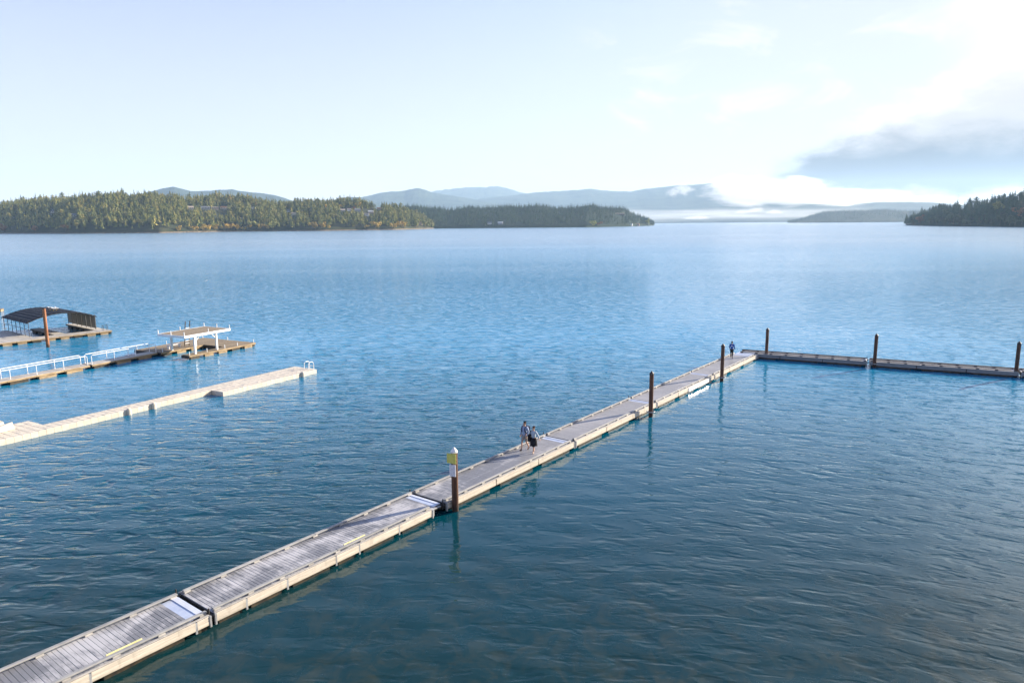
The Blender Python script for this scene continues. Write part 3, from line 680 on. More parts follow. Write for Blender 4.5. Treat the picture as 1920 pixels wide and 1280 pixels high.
boathouse(617, 432.2, 5, 'white', 'small white boathouse on the left shore by a golden bush')
def far_dock(px, py, wpx, label):
    p = at(px, py); L = wpx * math.hypot(p[0], p[1]) / F; t = empty('shore_dock', p * np.array([1, 1, 0]), -math.atan2(p[0], p[1]), label, 'dock')
    MB().box(-L/2, L/2, 0, 3, -0.4, .7).obj('deck', M['pale_deck'], t)
    for k in range(4): MB().tube([(-L/2 + L*k/3, -.15, -.5), (-L/2 + L*k/3, -.15, 1.6)], .14, 6).obj('post', M['bark'], t)
far_dock(88, 437.7, 8, 'grey dock on the shaded left shore right of the white boathouse')
far_dock(105, 437.7, 11, 'low pale dock on the shaded left shore')
far_dock(493, 433.6, 13, 'tan dock on the left shore below the olive tree')
far_dock(413, 434.4, 9, 'tan dock on the left shore below the golden bushes')
far_dock(599, 432.4, 9, 'pale dock on the left shore below the golden trees')
far_dock(561, 432.8, 9, 'grey dock in the shade of the left shore')
p = at(646, 431.9); L = 7.5
t = empty('motor_boat', p * np.array([1, 1, 0]), 0.1, 'white motor boat moored on the left shore right of the golden trees', 'boat')
MB().add([(-L/2, -1.1, 0), (L/2-1.4, -1.1, 0), (L/2, 0, .3), (L/2-1.4, 1.1, 0), (-L/2, 1.1, 0), (-L/2, -1.3, 1.2), (L/2-1.6, -1.3, 1.3), (L/2+.3, 0, 1.7), (L/2-1.6, 1.3, 1.3), (-L/2, 1.3, 1.2)],
         [(4, 3, 2, 1, 0), (5, 6, 7, 8, 9), (0, 1, 6, 5), (1, 2, 7, 6), (2, 3, 8, 7), (3, 4, 9, 8), (4, 0, 5, 9)]).obj('hull', M['white'], t)
MB().box(-1.5, 1.2, -.9, .9, 1.3, 2.8, bev=.2).obj('cabin', M['white'], t)
MB().box(-1.3, 1.25, -.92, .92, 1.9, 2.5).obj('window', M['glass'], t)
# mast on the right headland
p = right.on_pixel(1795, 385); t = empty('radio_mast', p, 0.4, 'thin lattice mast above the trees of the right headland', 'mast')
hm = at_dist(1795, 365, math.hypot(p[0], p[1]))[2] - p[2]
MB().tube([(0, 0, -1), (0, 0, hm)], [.35, .15], 6).obj('pole', M['steel'], t)
for z_ in (hm-1, hm-5): MB().box(-2.6, 2.6, -.12, .12, z_, z_+.3).obj('cross_arm', M['steel'], t)

# --- haze and low fog
hz = bpy.data.materials.new('lake_haze'); hz.use_nodes = True; k = NT(hz.node_tree)
pv = k.new('ShaderNodeVolumePrincipled'); k.put(pv, Color=(0.56, 0.78, 1.0, 1), Density=5.0e-5, Anisotropy=0.1)
k.put(k.new('ShaderNodeOutputMaterial'), Volume=pv.outputs[0])
tag(MB().box(-15500, 20500, -600, 19000, -3.2, 1050).obj('haze', hz), kind='stuff')
def fog_mat(name, dens):
    mt = bpy.data.materials.new(name); mt.use_nodes = True; k = NT(mt.node_tree)
    P = k.new('ShaderNodeTexCoord').outputs['Object']
    r = k.vmath('LENGTH', P, out=1)
    nz = k.noise(k.vmath('ADD', P, k.vmath('MULTIPLY', k.new('ShaderNodeObjectInfo').outputs['Location'], (0.013, 0.013, 0.013))), 2.4, 5, 0.62)
    body = k.step(k.math('ADD', r, k.math('MULTIPLY_ADD', nz, 2.4, -1.2)), 0.95, 0.2)
    pv = k.new('ShaderNodeVolumePrincipled'); k.put(pv, Color=(0.97, 0.97, 0.97, 1), Density=k.math('MULTIPLY', body, dens), Anisotropy=0.45)
    k.put(k.new('ShaderNodeOutputMaterial'), Volume=pv.outputs[0]); return mt
fg, fg2, fg3 = fog_mat('fog_patch', 0.010), fog_mat('thin_fog', 0.005), fog_mat('low_mist', 0.0005)
def fog(px, py, wpx, hpx, r, mat, seed, depth=None):
    c = at_dist(px, py, r); s_ = r / F
    o = MB().ball((0, 0, 0), 1.0, 28, 16).obj('fog_bank', mat, None, c, -math.atan2(c[0], c[1]), True)
    hz_ = hpx * s_ / 2 * 1.3; hz_ = min(hz_, 1040 - c[2], c[2] + 2.5)
    o.scale = (wpx * s_ / 2 * 1.3, depth or wpx * s_ / 3, hz_); tag(o, kind='stuff')
for q, (px, py, w_, h_) in enumerate(((1288, 409.3, 14, 4), (1298, 408.6, 20, 6), (1312, 407.6, 20, 9), (1323, 408.4, 14, 6), (1382, 398.5, 12, 5), (1392, 397, 18, 8), (1404, 396.5, 14, 6), (1414, 394, 18, 8), (1424, 392.5, 16, 8),
                                   (1441, 398.6, 10, 4), (1452, 397.2, 18, 8), (1463, 398.4, 10, 5), (1474, 403, 5, 2))):
    fog(px, py, w_, h_, 6200 + 15*q, fg, q)
fog(1404, 385, 26, 9, 6350, fg2, 30); fog(1262, 361, 26, 16, 9000, fg2, 31); fog(1282, 355, 34, 20, 9000, fg2, 32); fog(1345, 351, 22, 14, 9000, fg2, 33)
fog(700, 410, 620, 40, 7000, fg3, 40, 700); fog(1120, 404, 560, 52, 7100, fg3, 41, 700); fog(1440, 402, 420, 40, 7200, fg3, 42, 600); fog(330, 404, 520, 40, 6500, fg3, 43, 500)
fog(1372, 349, 60, 34, 8900, fg2, 34, 400); fog(1440, 360, 190, 44, 9000, fg2, 35, 500); fog(1560, 370, 200, 24, 9200, fg2, 36, 500)

# ------------------------------------------------------------------ floating dock sections
U = np.array([math.cos(D_ANG), math.sin(D_ANG)]); NN = np.array([U[1], -U[0]])
def dp(u, nn, z=0.0): q = U * u + NN * nn; return (float(q[0]), float(q[1]), z)
DZ = 0.50; PITCHB = 0.15
_cache = {}
def cached(key, fn):
    if key not in _cache: _cache[key] = fn()
    return _cache[key]
def bxm(name, dims, mat, bev=0.008):
    lx, ly, lz = dims
    return cached((name, dims, mat), lambda: MB().box(-lx/2, lx/2, -ly/2, ly/2, -lz/2, lz/2, bev=bev).mesh(name, M[mat]))
def put_box(name, dims, mat, parent, c, bev=0.008):
    o = link(name, bxm(name, tuple(round(q, 4) for q in dims), mat, bev), parent); o.location = c; return o
def dock_section(origin, ang, L, Wd, label, group, plate=0.42, plate_dx=0.0, brackets=(), cut=None, yellow=(), seed=0, glare_panel=None, mats=('rail', 'block', 'fascia')):
    """origin: near right corner at water level; x runs along the section, y to its left"""
    r = random.Random(seed); t = empty('dock_section', origin, ang, label, 'dock', group)
    x0 = 0.02; nb = int((L - 0.06 - plate) / PITCHB)
    for i in range(nb):
        o = put_box('board', (PITCHB - 0.006, Wd - 0.10, 0.04), 'deck', t, (x0 + 0.1 + i*PITCHB, Wd/2, DZ - 0.02 + r.uniform(-.003, .003)))
        o.rotation_euler = (0, 0, r.uniform(-.0015, .0015))
    xe = x0 + nb*PITCHB
    if plate:
        cp = (xe + (L - xe - 0.05)/2, Wd/2, DZ - 0.012)
        tpl = put_box('transition_plate', (L - xe - 0.05, Wd - 0.5, 0.03), 'plate', t, cp)
        put_box('ramp_strip', ((L - xe)*0.34, Wd - 0.55, 0.022), 'plate_light', tpl, (xe + (L - xe)*0.70 - cp[0], 0, 0.028))
    put_box('gap_block', (L - 0.3, Wd - 1.3, 0.42), 'float', t, (L/2, Wd/2, 0.19), 0.02)  # added dark box, keeps bright water from showing through the gaps below
    # rails on blocks, fascia planks and steel brackets
    br = list(brackets) or [L*k_/3 for k_ in range(1, 3)]
    for side in (0, 1):
        yo = 0.02 if side == 0 else Wd - 0.02; sg = 1 if side == 0 else -1
        xl = L if not (cut and side == 0) else cut
        x_hi = xl - 0.06; seg = (x_hi - 0.06) / 2
        for k_ in range(2):
            put_box('rail', (seg - 0.02, 0.14, 0.065), mats[0], t, (0.06 + seg*(k_ + .5), yo + sg*0.20, DZ + 0.108), 0.012)
        nbk = 9
        for k_ in range(nbk):
            xb = 0.22 + (x_hi - 0.38)*k_/(nbk - 1)
            put_box('block', (0.24, 0.15, 0.070), mats[1], t, (xb, yo + sg*0.195, DZ + 0.038), 0.01)
        put_box('edge_cap', (x_hi - 0.04, 0.09, 0.035), 'block' if mats[0] == 'rail' else 'rail', t, (x_hi/2 + .02, yo + sg*0.045, DZ + 0.021), 0.006)
        bs = [b_ for b_ in br if b_ < xl - .2]; bs = ([0.05] if not bs or bs[0] > .3 else []) + bs + [xl - 0.05]
        for a_, b_ in zip(bs[:-1], bs[1:]):
            ln = b_ - a_ - 0.07
            if ln < .15: continue
            for zc in (0.26, 0.421):
                put_box('fascia_board', (ln, 0.045, 0.155), mats[2], t, ((a_ + b_)/2 + r.uniform(-.008, .008), yo - sg*0.012 + r.uniform(-.004, .004), zc), 0.006)
            nfl = max(1, int(ln / 2.2))
            for q in range(nfl):
                put_box('float', (ln/nfl*0.78, 0.55, 0.36), 'float', t, (a_ + .035 + ln*(q + .5)/nfl, yo + sg*0.34, 0.0), 0.03)
        for b_ in bs[1:-1]:
            if brackets and side == 0: put_box('bracket', (0.075, 0.06, 0.42), 'steel', t, (b_, yo - sg*0.005, 0.275), 0.006)
        for xq in (0.05, xl - 0.05): put_box('end_post', (0.07, 0.09, 0.42), 'steel', t, (xq, yo - sg*0.015, 0.30), 0.006)
    for xq in (0.0, L): put_box('end_beam', (0.05, Wd - 0.2, 0.24), 'dark_steel', t, (xq + (0.035 if xq == 0 else -0.035), Wd/2, 0.33))
    for yq in (0.10, Wd - 0.10):
        hg = MB().tube([(L - 0.05, yq, 0.42), (L + 0.12, yq, 0.42)], 0.06, 8).obj('hinge', M['dark_steel'], t)
        MB().tube([(L - 0.03, yq, 0.3), (L - 0.03, yq, 0.74)], 0.03, 6).obj('hinge_pin', M['dark_steel'], hg)
    if cut:   # corner notch that takes the pile
        put_box('guide_beam', (L - cut, 0.10, 0.18), 'dark_steel', t, ((L + cut)/2, 0.30, 0.33))
        put_box('corner_beam', (0.10, 0.34, 0.34), 'steel', t, (cut + 0.02, 0.16, 0.32))
        put_box('corner_plank', (L - cut - 0.3, 0.12, 0.05), 'rail', t, ((L + cut)/2, 0.16, 0.42))
    for a_, b_ in yellow: put_box('yellow_edge', (b_ - a_, 0.05, 0.09), 'yellow', t, ((a_ + b_)/2, 0.02 + 0.297, DZ + 0.127), 0.006)
    if glare_panel: put_box('glare_panel', (glare_panel[1] - glare_panel[0], 0.03, 0.34), 'glare_metal', t, (sum(glare_panel)/2, -0.045, 0.34), 0.004)
    return t
JU = [-0.42, 11.78, 24.0, 36.1, 47.85, 59.7, 71.1]; NR, WD = -22.27, 2.46
GD = 'sections of the long floating dock'
LBL = ['nearest section of the long dock, with a yellow painted edge, at the bottom left corner',
       'second section of the long dock, frosted boards, ending at the pile with the yellow sign',
       'section of the long dock where the couple walks, just beyond the signed pile',
       'section of the long dock just beyond the couple, up to the second tall pile',
       'section of the long dock with a metal panel on its side, coloured white for sun glare, between two piles',
       'farthest section of the long dock, where the person in blue walks']
BR = [[2.7, 5.4, 8.1, 11.56 - .03], [1.28, 3.05, 5.43, 6.68, 9.04], [], [], [], []]
for i in range(6):
    dock_section(dp(JU[i] + .03, NR), D_ANG, JU[i+1] - JU[i] - 0.10, WD, LBL[i], GD, plate=(0.55, 0.42, 0.4, 0.4, 0.4, 0.62)[i], brackets=BR[i],
                 cut=None if i != 1 else 11.3, yellow={0: [(8.72, 9.85)], 1: [(6.09, 7.28)]}.get(i, ()), seed=i, glare_panel=(5.9, 10.4) if i == 4 else None)
# cross dock, reached at the far end
A3 = rad(-26.3)
c0 = np.array(at(1391, 653.5, 0.66)); ux = np.array([math.cos(A3), math.sin(A3)]); vx = np.array([-ux[1], ux[0]])
CW = 1.75; CL = 12.0
LBC = ['cross dock section at the corner, joining the end of the long dock', 'middle section of the cross dock, between the two piles on the right',
       'last section of the cross dock, leaving the picture at the right edge']
for i in range(3):
    o_ = c0[:2] + ux * (i * (CL + 0.16)) - vx * CW
    dock_section((float(o_[0]), float(o_[1]), 0), A3, CL, CW, LBC[i], 'sections of the cross dock', plate=0.3, seed=20 + i, mats=('rail_shaded', 'rail_shaded', 'fascia_shaded'))
# bridging plate between the long dock and the cross dock
t = empty('gangway_plate', dp(71.0, NR + 0.0), D_ANG, 'blue grey bridging plate between the long dock and the cross dock', 'dock plate')
MB().box(0.12, 1.45, 0.32, 2.15, 0.47, 0.508).obj('plate', M['plate'], t)
MB().box(0.08, 0.9, 0.0, 0.30, 0.10, 0.46).obj('corner_float', M['rail'], t)

# --- piles
def pile(px, py, top, r, label, mat='pile', cap='pile_cap', flat=False, xy=None, lean=(0, 0)):
    p = at(px, py) if xy is None else np.array([*xy, 0.0]); t = empty('pile', (p[0], p[1], 0), 0, label, 'pile', None)
    MB().tube([(0, 0, -1.4), (lean[0], lean[1], top)], r, 16).obj('shaft', M[mat], t, smooth=False)
    hc = 0.24 if not flat else 0.10
    MB().tube([(lean[0], lean[1], top - 0.02), (lean[0], lean[1], top + 0.05), (lean[0]*1.02, lean[1]*1.02, top + hc)], [r*1.08, r*1.08, r*0.12 if not flat else r*.6], 14).obj('cap', M[cap], t)
    return t, p
P1, p1 = pile(854, 957, 3.05, 0.165, 'brown pile by the dock carrying a yellow sign, nearest to the viewer', cap='white')
for px, py, tp, lb in ((1220, 781, 3.2, 'brown pointed pile half way along the long dock, beyond the couple'),
                       (1353, 715, 3.2, 'brown pointed pile left of the person in blue near the end of the long dock'),
                       (1436.5, 672, 3.0, 'dark pointed pile at the corner where the two docks meet'),
                       (1639, 689, 3.1, 'dark pointed pile in the middle of the cross dock'),
                       (1904, 707, 3.05, 'dark pointed pile at the right edge of the picture')):
    t, p = pile(px, py, tp, 0.16, lb)
    if True:
        hoop = [(math.cos(rad(a_))*0.30, math.sin(rad(a_))*0.30, 0.40) for a_ in range(0, 361, 30)]
        MB().tube(hoop, 0.035, 6, cap=False).obj('pile_hoop', M['steel'], t)
pile(90, 651, 4.65, 0.19, 'tall rusty orange pile in front of the covered boat slip', mat='pile_rust', flat=True, lean=(0.05, 0))
# signs on the nearest pile, facing down the dock towards the shore
face = math.atan2(-0.80, -0.60) + math.pi/2 + rad(14)
def board_sign(name, z0, z1, w, mat, label, cat, off=0.19, x0=0.0):
    t = empty(name, (p1[0], p1[1], (z0 + z1)/2), face, label, cat)
    MB().box(x0 - w/2, x0 + w/2, -off - 0.02, -off, -(z1 - z0)/2, (z1 - z0)/2, bev=0.004).obj('panel', M[mat], t)
    MB().box(-0.03, 0.03, -off, -0.1, -(z1 - z0)/2 + 0.05, (z1 - z0)/2 - 0.05).obj('bracket', M['steel'], t)
    return t
board_sign('yellow_sign', 2.52, 3.02, 0.50, 'sign_yellow', 'yellow green square sign near the top of the nearest pile', 'sign', x0=-0.05)
board_sign('notice', 1.86, 2.46, 0.34, 'notice', 'white printed notice below the yellow sign on the nearest pile', 'sign')

# ------------------------------------------------------------------ modular float dock on the left
A1 = rad(59.3); U1 = np.array([math.cos(A1), math.sin(A1)]); N1 = np.array([U1[1], -U1[0]])
o1 = U1 * 16.5 + N1 * -52.85
t1 = empty('float_dock', (float(o1[0]), float(o1[1]), 0), A1, 'beige modular float dock of plastic cubes with a wider end, left of the long dock', 'dock')
def cube_mesh():
    mb = MB(); s_ = 0.243
    mb.box(-s_, s_, -s_, s_, -0.12, 0.385, bev=0.022)
    mb.box(-.05, .05, -.05, .05, 0.384, 0.392)
    return mb.mesh('float_cube', M['plastic'])
cm = cube_mesh()
def cube(iu, jn):   # jn counts to the right
    o = link('float_cube', cm, t1); o.location = (0.25 + iu*0.5, -(0.25 + jn*0.5), R.uniform(-.008, .008))
nrow = 40
for i in range(nrow):
    for j in range(3): cube(i, j)
for i in range(nrow, nrow + 21):
    for j in range(6): cube(i, j)
for i in range(3, 15):
    for j in range(-4, 0): cube(i, j)
for uu, jj in ((29.3, 3), (31.3, 3), (45.2, 6)):
    xx = uu - 16.5; yy = -jj*0.5 - 0.05
    MB().tube([(xx, yy, -0.35), (xx, yy, 0.42), (xx, yy, 0.5)], [0.17, 0.17, 0.10], 12).obj('fender_post', M['plastic'], t1)
# swim ladder on its far end
xl = (nrow + 21)*0.5; t = empty('swim_ladder', (float(o1[0] + U1[0]*xl + N1[0]*2.1), float(o1[1] + U1[1]*xl + N1[1]*2.1), 0.4), A1, 'white swim ladder at the end of the beige float dock', 'ladder')
for yy in (-0.28, 0.28):
    MB().tube([(-0.45, yy, 0.0), (-0.42, yy, 0.55), (-0.25, yy, 0.66), (0.10, yy, 0.64), (0.22, yy, 0.45), (0.25, yy, -1.0)], 0.032, 8).obj('rail', M['white'], t)
for z_ in (-0.7, -0.4, -0.1, 0.2): MB().tube([(0.24, -0.28, z_), (0.24, 0.28, z_)], 0.035, 6).obj('rung', M['white'], t)
# two drive on craft ramps lying on its landward end
for q, (xx, yy, lb) in enumerate(((4.6, 1.1, 'white sloping craft ramp on the beige float dock, right one'), (1.4, 1.3, 'white sloping craft ramp on the beige float dock, left one at the picture edge'))):
    w3 = o1 + U1 * xx - N1 * yy
    t = empty('craft_ramp', (float(w3[0]), float(w3[1]), 0.395), A1 + rad(8), lb, 'ramp')
    for sy in (-1, 1):
        MB().add([(-1.3, sy*.25, 0), (1.3, sy*.25, 0), (1.3, sy*.75, 0), (-1.3, sy*.75, 0), (-1.2, sy*.3, .10), (1.2, sy*.3, .42), (1.2, sy*.68, .5), (-1.2, sy*.68, .16)],
                 [(0, 1, 5, 4), (1, 2, 6, 5), (2, 3, 7, 6), (3, 0, 4, 7), (4, 5, 6, 7), (3, 2, 1, 0)]).obj('cradle', M['plastic'], t)
    MB().box(-1.25, 1.25, -.24, .24, 0.0, 0.09, bev=.02).obj('keel_channel', M['rail'], t)

# ------------------------------------------------------------------ railed walkway and swim platform
A2 = rad(63.4); U2 = np.array([math.cos(A2), math.sin(A2)]); N2 = np.array([U2[1], -U2[0]])
def wp2(u, nn): q = U2*u + N2*nn; return (float(q[0]), float(q[1]), 0.0)
def planks(t, x0, x1, y0, y1, z, name='plank', mat='old_wood', along='y', pw=0.24):
    r = random.Random(int(x0*10 + y0))
    if along == 'y':
        k_ = max(1, int(round((x1 - x0)/pw))); w = (x1 - x0)/k_
        for i in range(k_): put_box(name, (w - .016, y1 - y0, .04), mat, t, (x0 + w*(i + .5), (y0 + y1)/2, z - .02 + r.uniform(-.004, .004)), .004)
    else:
        k_ = max(1, int(round((y1 - y0)/pw))); w = (y1 - y0)/k_
        for i in range(k_): put_box(name, (x1 - x0, w - .016, .04), mat, t, ((x0 + x1)/2, y0 + w*(i + .5), z - .02 + r.uniform(-.004, .004)), .004)
def timber_skirt(t, x0, x1, y0, y1, z=0.42, step=2.2, sides='xyXY', mat='gold_wood'):
    """edge beams with log floats under them"""
    def run(a0, a1, fix, axis):
        k_ = max(1, int(round((a1 - a0)/step))); w = (a1 - a0)/k_
        for i in range(k_):
            c = a0 + w*(i + .5)
            d_ = (w - .03, .09, .15) if axis == 'x' else (.09, w - .03, .15)
            put_box('edge_beam', d_, mat, t, (c, fix, z - .075) if axis == 'x' else (fix, c, z - .075), .01)
            d_ = (w*.62, .30, .34) if axis == 'x' else (.30, w*.62, .34)
            off = .15 if (fix in (y0, x0)) else -.15
            put_box('log_float', d_, mat if i % 3 else 'float', t, (c - w*.1, fix + off, z - .33) if axis == 'x' else (fix + off, c - w*.1, z - .33), .05)
    if 'y' in sides: run(x0, x1, y0, 'x')
    if 'Y' in sides: run(x0, x1, y1, 'x')
    if 'x' in sides: run(y0, y1, x0, 'y')
    if 'X' in sides: run(y0, y1, x1, 'y')
def handrail(parent_u0, u0, u1, posts, label, side):
    nn = -68.75 if side == 'near' else -69.85
    t = empty('handrail', wp2(parent_u0, nn), A2, label, 'railing', 'white handrails of the walkway')
    t.location.z = 0.45
    a, b_ = u0 - parent_u0, u1 - parent_u0
    MB().tube([(a, 0, 0.0), (a, 0, .82), (a + .12, 0, .92), (b_ - .12, 0, .92), (b_, 0, .82), (b_, 0, 0.0)], 0.034, 8).obj('top_rail', M['white'], t)
    for q in posts: MB().tube([(q - parent_u0, 0, 0), (q - parent_u0, 0, .90)], 0.032, 8).obj('post', M['white'], t)
for a_, b_, lb in ((27.0, 42.35, 'first railed walkway section on the left, leading in from the picture edge'), (42.55, 49.9, 'second railed walkway section, ending at the swim platform')):
    t = empty('walkway_section', wp2(a_, -68.55), A2, lb, 'dock', 'sections of the railed walkway')
    planks(t, 0, b_ - a_, 0.03, 1.5, .45, 'plank', 'pale_deck', 'y', 0.28); timber_skirt(t, 0, b_ - a_, 0.0, 1.53, .41, 2.4, 'yY')
handrail(27, 27.2, 42.25, (30.3, 32.7, 35.1, 37.4, 39.9), 'white handrail on the near side of the first walkway section', 'near')
handrail(27, 27.2, 42.25, (30.1, 32.5, 34.9, 37.2, 39.7), 'white handrail on the far side of the first walkway section', 'far')
handrail(42.5, 42.7, 49.9, (45.1, 47.5), 'white handrail on the near side of the second walkway section', 'near')
handrail(42.5, 42.7, 49.9, (45.0, 47.4), 'white handrail on the far side of the second walkway section', 'far')
# lower platform, U shaped; local x along, y to the left of the near edge
tp = empty('swim_platform', wp2(50.0, -63.6), A2, 'brown planked swim platform with a raised deck on white posts', 'platform')
planks(tp, 0, 9.2, 4.5, 8.9, .45, along='x', pw=.3); planks(tp, 5.6, 9.2, 1.2, 4.5, .45, along='x', pw=.3); planks(tp, 0, 9.2, 0.03, 1.2, .45, along='x', pw=.3)
timber_skirt(tp, 0, 9.2, 0, 8.93, .41, 1.8, 'yXY'); timber_skirt(tp, 0, 5.6, 4.5, 4.9, .41, 1.8, 'y')
put_box('edge_beam', (.09, 4.4, .3), 'dark_steel', tp, (0.0, 6.7, .27)); put_box('edge_beam', (.09, 1.2, .3), 'dark_steel', tp, (0.0, .6, .27)); put_box('edge_beam', (.09, 3.3, .36), 'dark_steel', tp, (5.55, 2.85, .24))
UZ = 2.62
planks(tp, -0.35, 5.6, 0.05, 4.15, UZ, 'upper_plank', along='x', pw=.3)
for y_ in (0.0, 4.2): put_box('upper_beam', (6.05, .08, .26), 'white', tp, (2.62, y_, UZ - .12), .01)
for x_ in (-0.40, 5.65): put_box('upper_beam', (.08, 4.12, .26), 'white', tp, (x_, 2.1, UZ - .12), .01)
for x_, y_ in ((1.0, .25), (3.85, .25), (1.5, 4.55), (4.6, 4.55)):
    yy = min(y_, 4.05) if y_ > 4 else y_
    o = put_box('post', (.19, .19, UZ - .25 - .45), 'white', tp, (x_, y_ if y_ < 1 else 4.6, (UZ - .25 + .45)/2), .012)
    if y_ > 1: put_box('post_head', (.19, .75, .16), 'white', tp, (x_, 4.3, UZ - .33), .01)
for x_, dx_ in ((1.0, .7), (3.85, -.7)):
    MB().tube([(x_ + .05*np.sign(dx_), .25, UZ - .85), (x_ + dx_, .25, UZ - .28)], .06, 6).obj('brace', M['white'], tp)
for x_, y_ in ((-.36, .06), (2.7, .03), (5.6, .06), (5.62, 2.1), (5.6, 4.16), (2.4, 4.18), (-.36, 4.16), (-.38, 2.1)):
    MB().tube([(x_, y_, UZ), (x_, y_, UZ + .42)], .045, 8).obj('peg', M['white'], tp)
for x_, y_ in ((0.15, .12), (2.4, .12), (4.8, .12), (6.6, .12), (9.0, .12), (9.0, 4.4), (9.0, 8.7), (4.0, 8.8), (.15, 8.7), (.3, 4.6)):
    MB().tube([(x_, y_, .45), (x_, y_, .86)], .04, 8).obj('peg', M['white'], tp)
t = empty('ladder', wp2(54.3, -68.55), A2, 'ladder leaning against the raised deck of the swim platform', 'ladder'); t.location.z = .45
for x_ in (-.3, .3): MB().tube([(x_, .75, 0.0), (x_, 0.30, 2.9)], .05, 8).obj('rail', M['bark'], t)
for k_ in range(7):
    z_ = .3 + .3*k_; put_box('rung', (.6, .12, .05), 'white', t, (0, .75 - .155*z_, z_), .006)
t = empty('bench', wp2(52.6, -69.3), A2, 'low white bench on the swim platform beside the ladder', 'bench'); t.location.z = .45
put_box('seat', (1.7, .34, .07), 'white', t, (0, 0, .40)); 
for x_ in (-.7, .7): put_box('leg', (.08, .30, .36), 'white', t, (x_, 0, .18))

# ------------------------------------------------------------------ covered boat slip at the far left
A4 = rad(51.0); U3 = np.array([math.cos(A4), math.sin(A4)]); V3 = np.array([-U3[1], U3[0]])
def wp3(u, v): q = U3*u + V3*v; return (float(q[0]), float(q[1]), 0.0)
ts = empty('boat_slip', wp3(24.0, 99.6), A4, 'covered boat slip with an arched dark roof at the far left', 'boat slip')
X = lambda u: u - 24.0
Y = lambda v: v - 99.6
planks(ts, 0, 14.0, 0.03, 2.0, .45, 'plank', 'pale_deck', 'y', .3)
planks(ts, X(25.5), X(29.5), 2.04, Y(111.6), .45, 'plank', 'pale_deck', 'x', .3)
planks(ts, X(31.9), X(33.1), 2.04, Y(110.6), .45, 'plank', 'pale_deck', 'x', .3)
planks(ts, X(36.6), X(38.0), 2.04, Y(111.6), .45, 'plank', 'pale_deck', 'x', .3)
timber_skirt(ts, 0, 14.0, 0.0, 2.02, .41, 1.6, 'yX')
timber_skirt(ts, X(31.9), X(33.1), 2.1, Y(110.6), .41, 2.0, 'xX', 'float'); timber_skirt(ts, X(36.6), X(38.0), 2.1, Y(111.6), .41, 2.0, 'xX', 'float'); timber_skirt(ts, X(25.5), X(29.5), 2.1, Y(111.6), .41, 2.0, 'X', 'float')
ul, ur, v0, v1 = X(29.3), X(37.0), 2.5, Y(111.8)
EZ, AZ = 2.2, 3.12
def arch(s_, lift=0.0): a_ = s_*2 - 1; return (ul - .25 + (ur - ul + .5)*s_, EZ + (AZ - EZ)*(1 - a_*a_) + lift)
nrib = 9
for i in range(14):     # roof sheets, each a shallow tray between standing seams
    s0, s1 = i/14, (i + 1)/14; (xa, za), (xb, zb) = arch(s0), arch(s1)
    mb = MB(); mb.add([(xa, v0, za), (xb, v0, zb), (xb, v1, zb), (xa, v1, za), (xa, v0, za + .05), (xb, v0, zb + .05), (xb, v1, zb + .05), (xa, v1, za + .05)],
                      [(3, 2, 1, 0), (4, 5, 6, 7), (0, 1, 5, 4), (1, 2, 6, 5), (2, 3, 7, 6), (3, 0, 4, 7)])
    mb.obj('roof_panel', M['roof'], ts)
    if i: MB().box(xa - .03, xa + .03, v0 - .02, v1 + .02, za + .02, za + .09).obj('roof_seam', M['dark_pipe'], ts)
for vv in (v0 + .05, (v0 + v1)/2, v1 - .05):
    MB().tube([(arch(i/16)[0], vv, arch(i/16)[1] - .05) for i in range(17)], .045, 6).obj('roof_arch', M['dark_pipe'], ts)
for i in range(7):
    vv = v0 + .05 + (v1 - v0 - .1)*i/6
    MB().tube([(ul, vv, .45), (ul, vv, EZ + .3)], .035, 6).obj('post', M['dark_pipe'], ts)
    MB().tube([(ur, vv, .45), (ur, vv, EZ + .3)], .035, 6).obj('post', M['dark_pipe'], ts)
MB().tube([(ul, v0, 1.35), (ul, v1, 1.35)], .025, 6).obj('side_rail', M['dark_pipe'], ts)
for i in range(6):
    a_ = v0 + (v1 - v0)*i/6; b_ = v0 + (v1 - v0)*(i + 1)/6
    MB().box(ur + .05, ur + .08, a_ + .04, b_ - .04, .62, EZ + .15).obj('side_screen', M['screen'], ts)
for q in (0.25, 0.75):
    x_ = 12.9 + q; MB().tube([(x_, .35, .3), (x_, .35, 1.0), (x_, .6, 1.18), (x_, .85, 1.0), (x_, .85, .45)], .03, 6).obj('ladder_hoop', M['dark_pipe'], ts)
t = empty('dock_box', wp3(25.2, 102.6), A4, 'dark folded stand on the deck at the left picture edge', 'stand'); t.location.z = .45
MB().box(-.6, .6, -.4, .4, 0, .25, bev=.03).obj('base', M['dark_pipe'], t); MB().tube([(-.5, 0, .25), (.35, 0, 1.2)], .04, 6).obj('arm', M['dark_pipe'], t); MB().tube([(.35, 0, 1.2), (.5, 0, .25)], .03, 6).obj('strut', M['dark_pipe'], t)
t = empty('small_float', at(-4, 583.5), rad(20), 'small brown wooden float at the left edge beyond the boat slip', 'float')
for k_ in range(5): put_box('plank', (1.4, .26, .06), 'old_wood', t, (0, -.6 + .29*k_, .36), .006)
for k_ in (-.5, .5): put_box('log', (.3, 1.5, .36), 'gold_wood', t, (k_, 0, .12), .05)

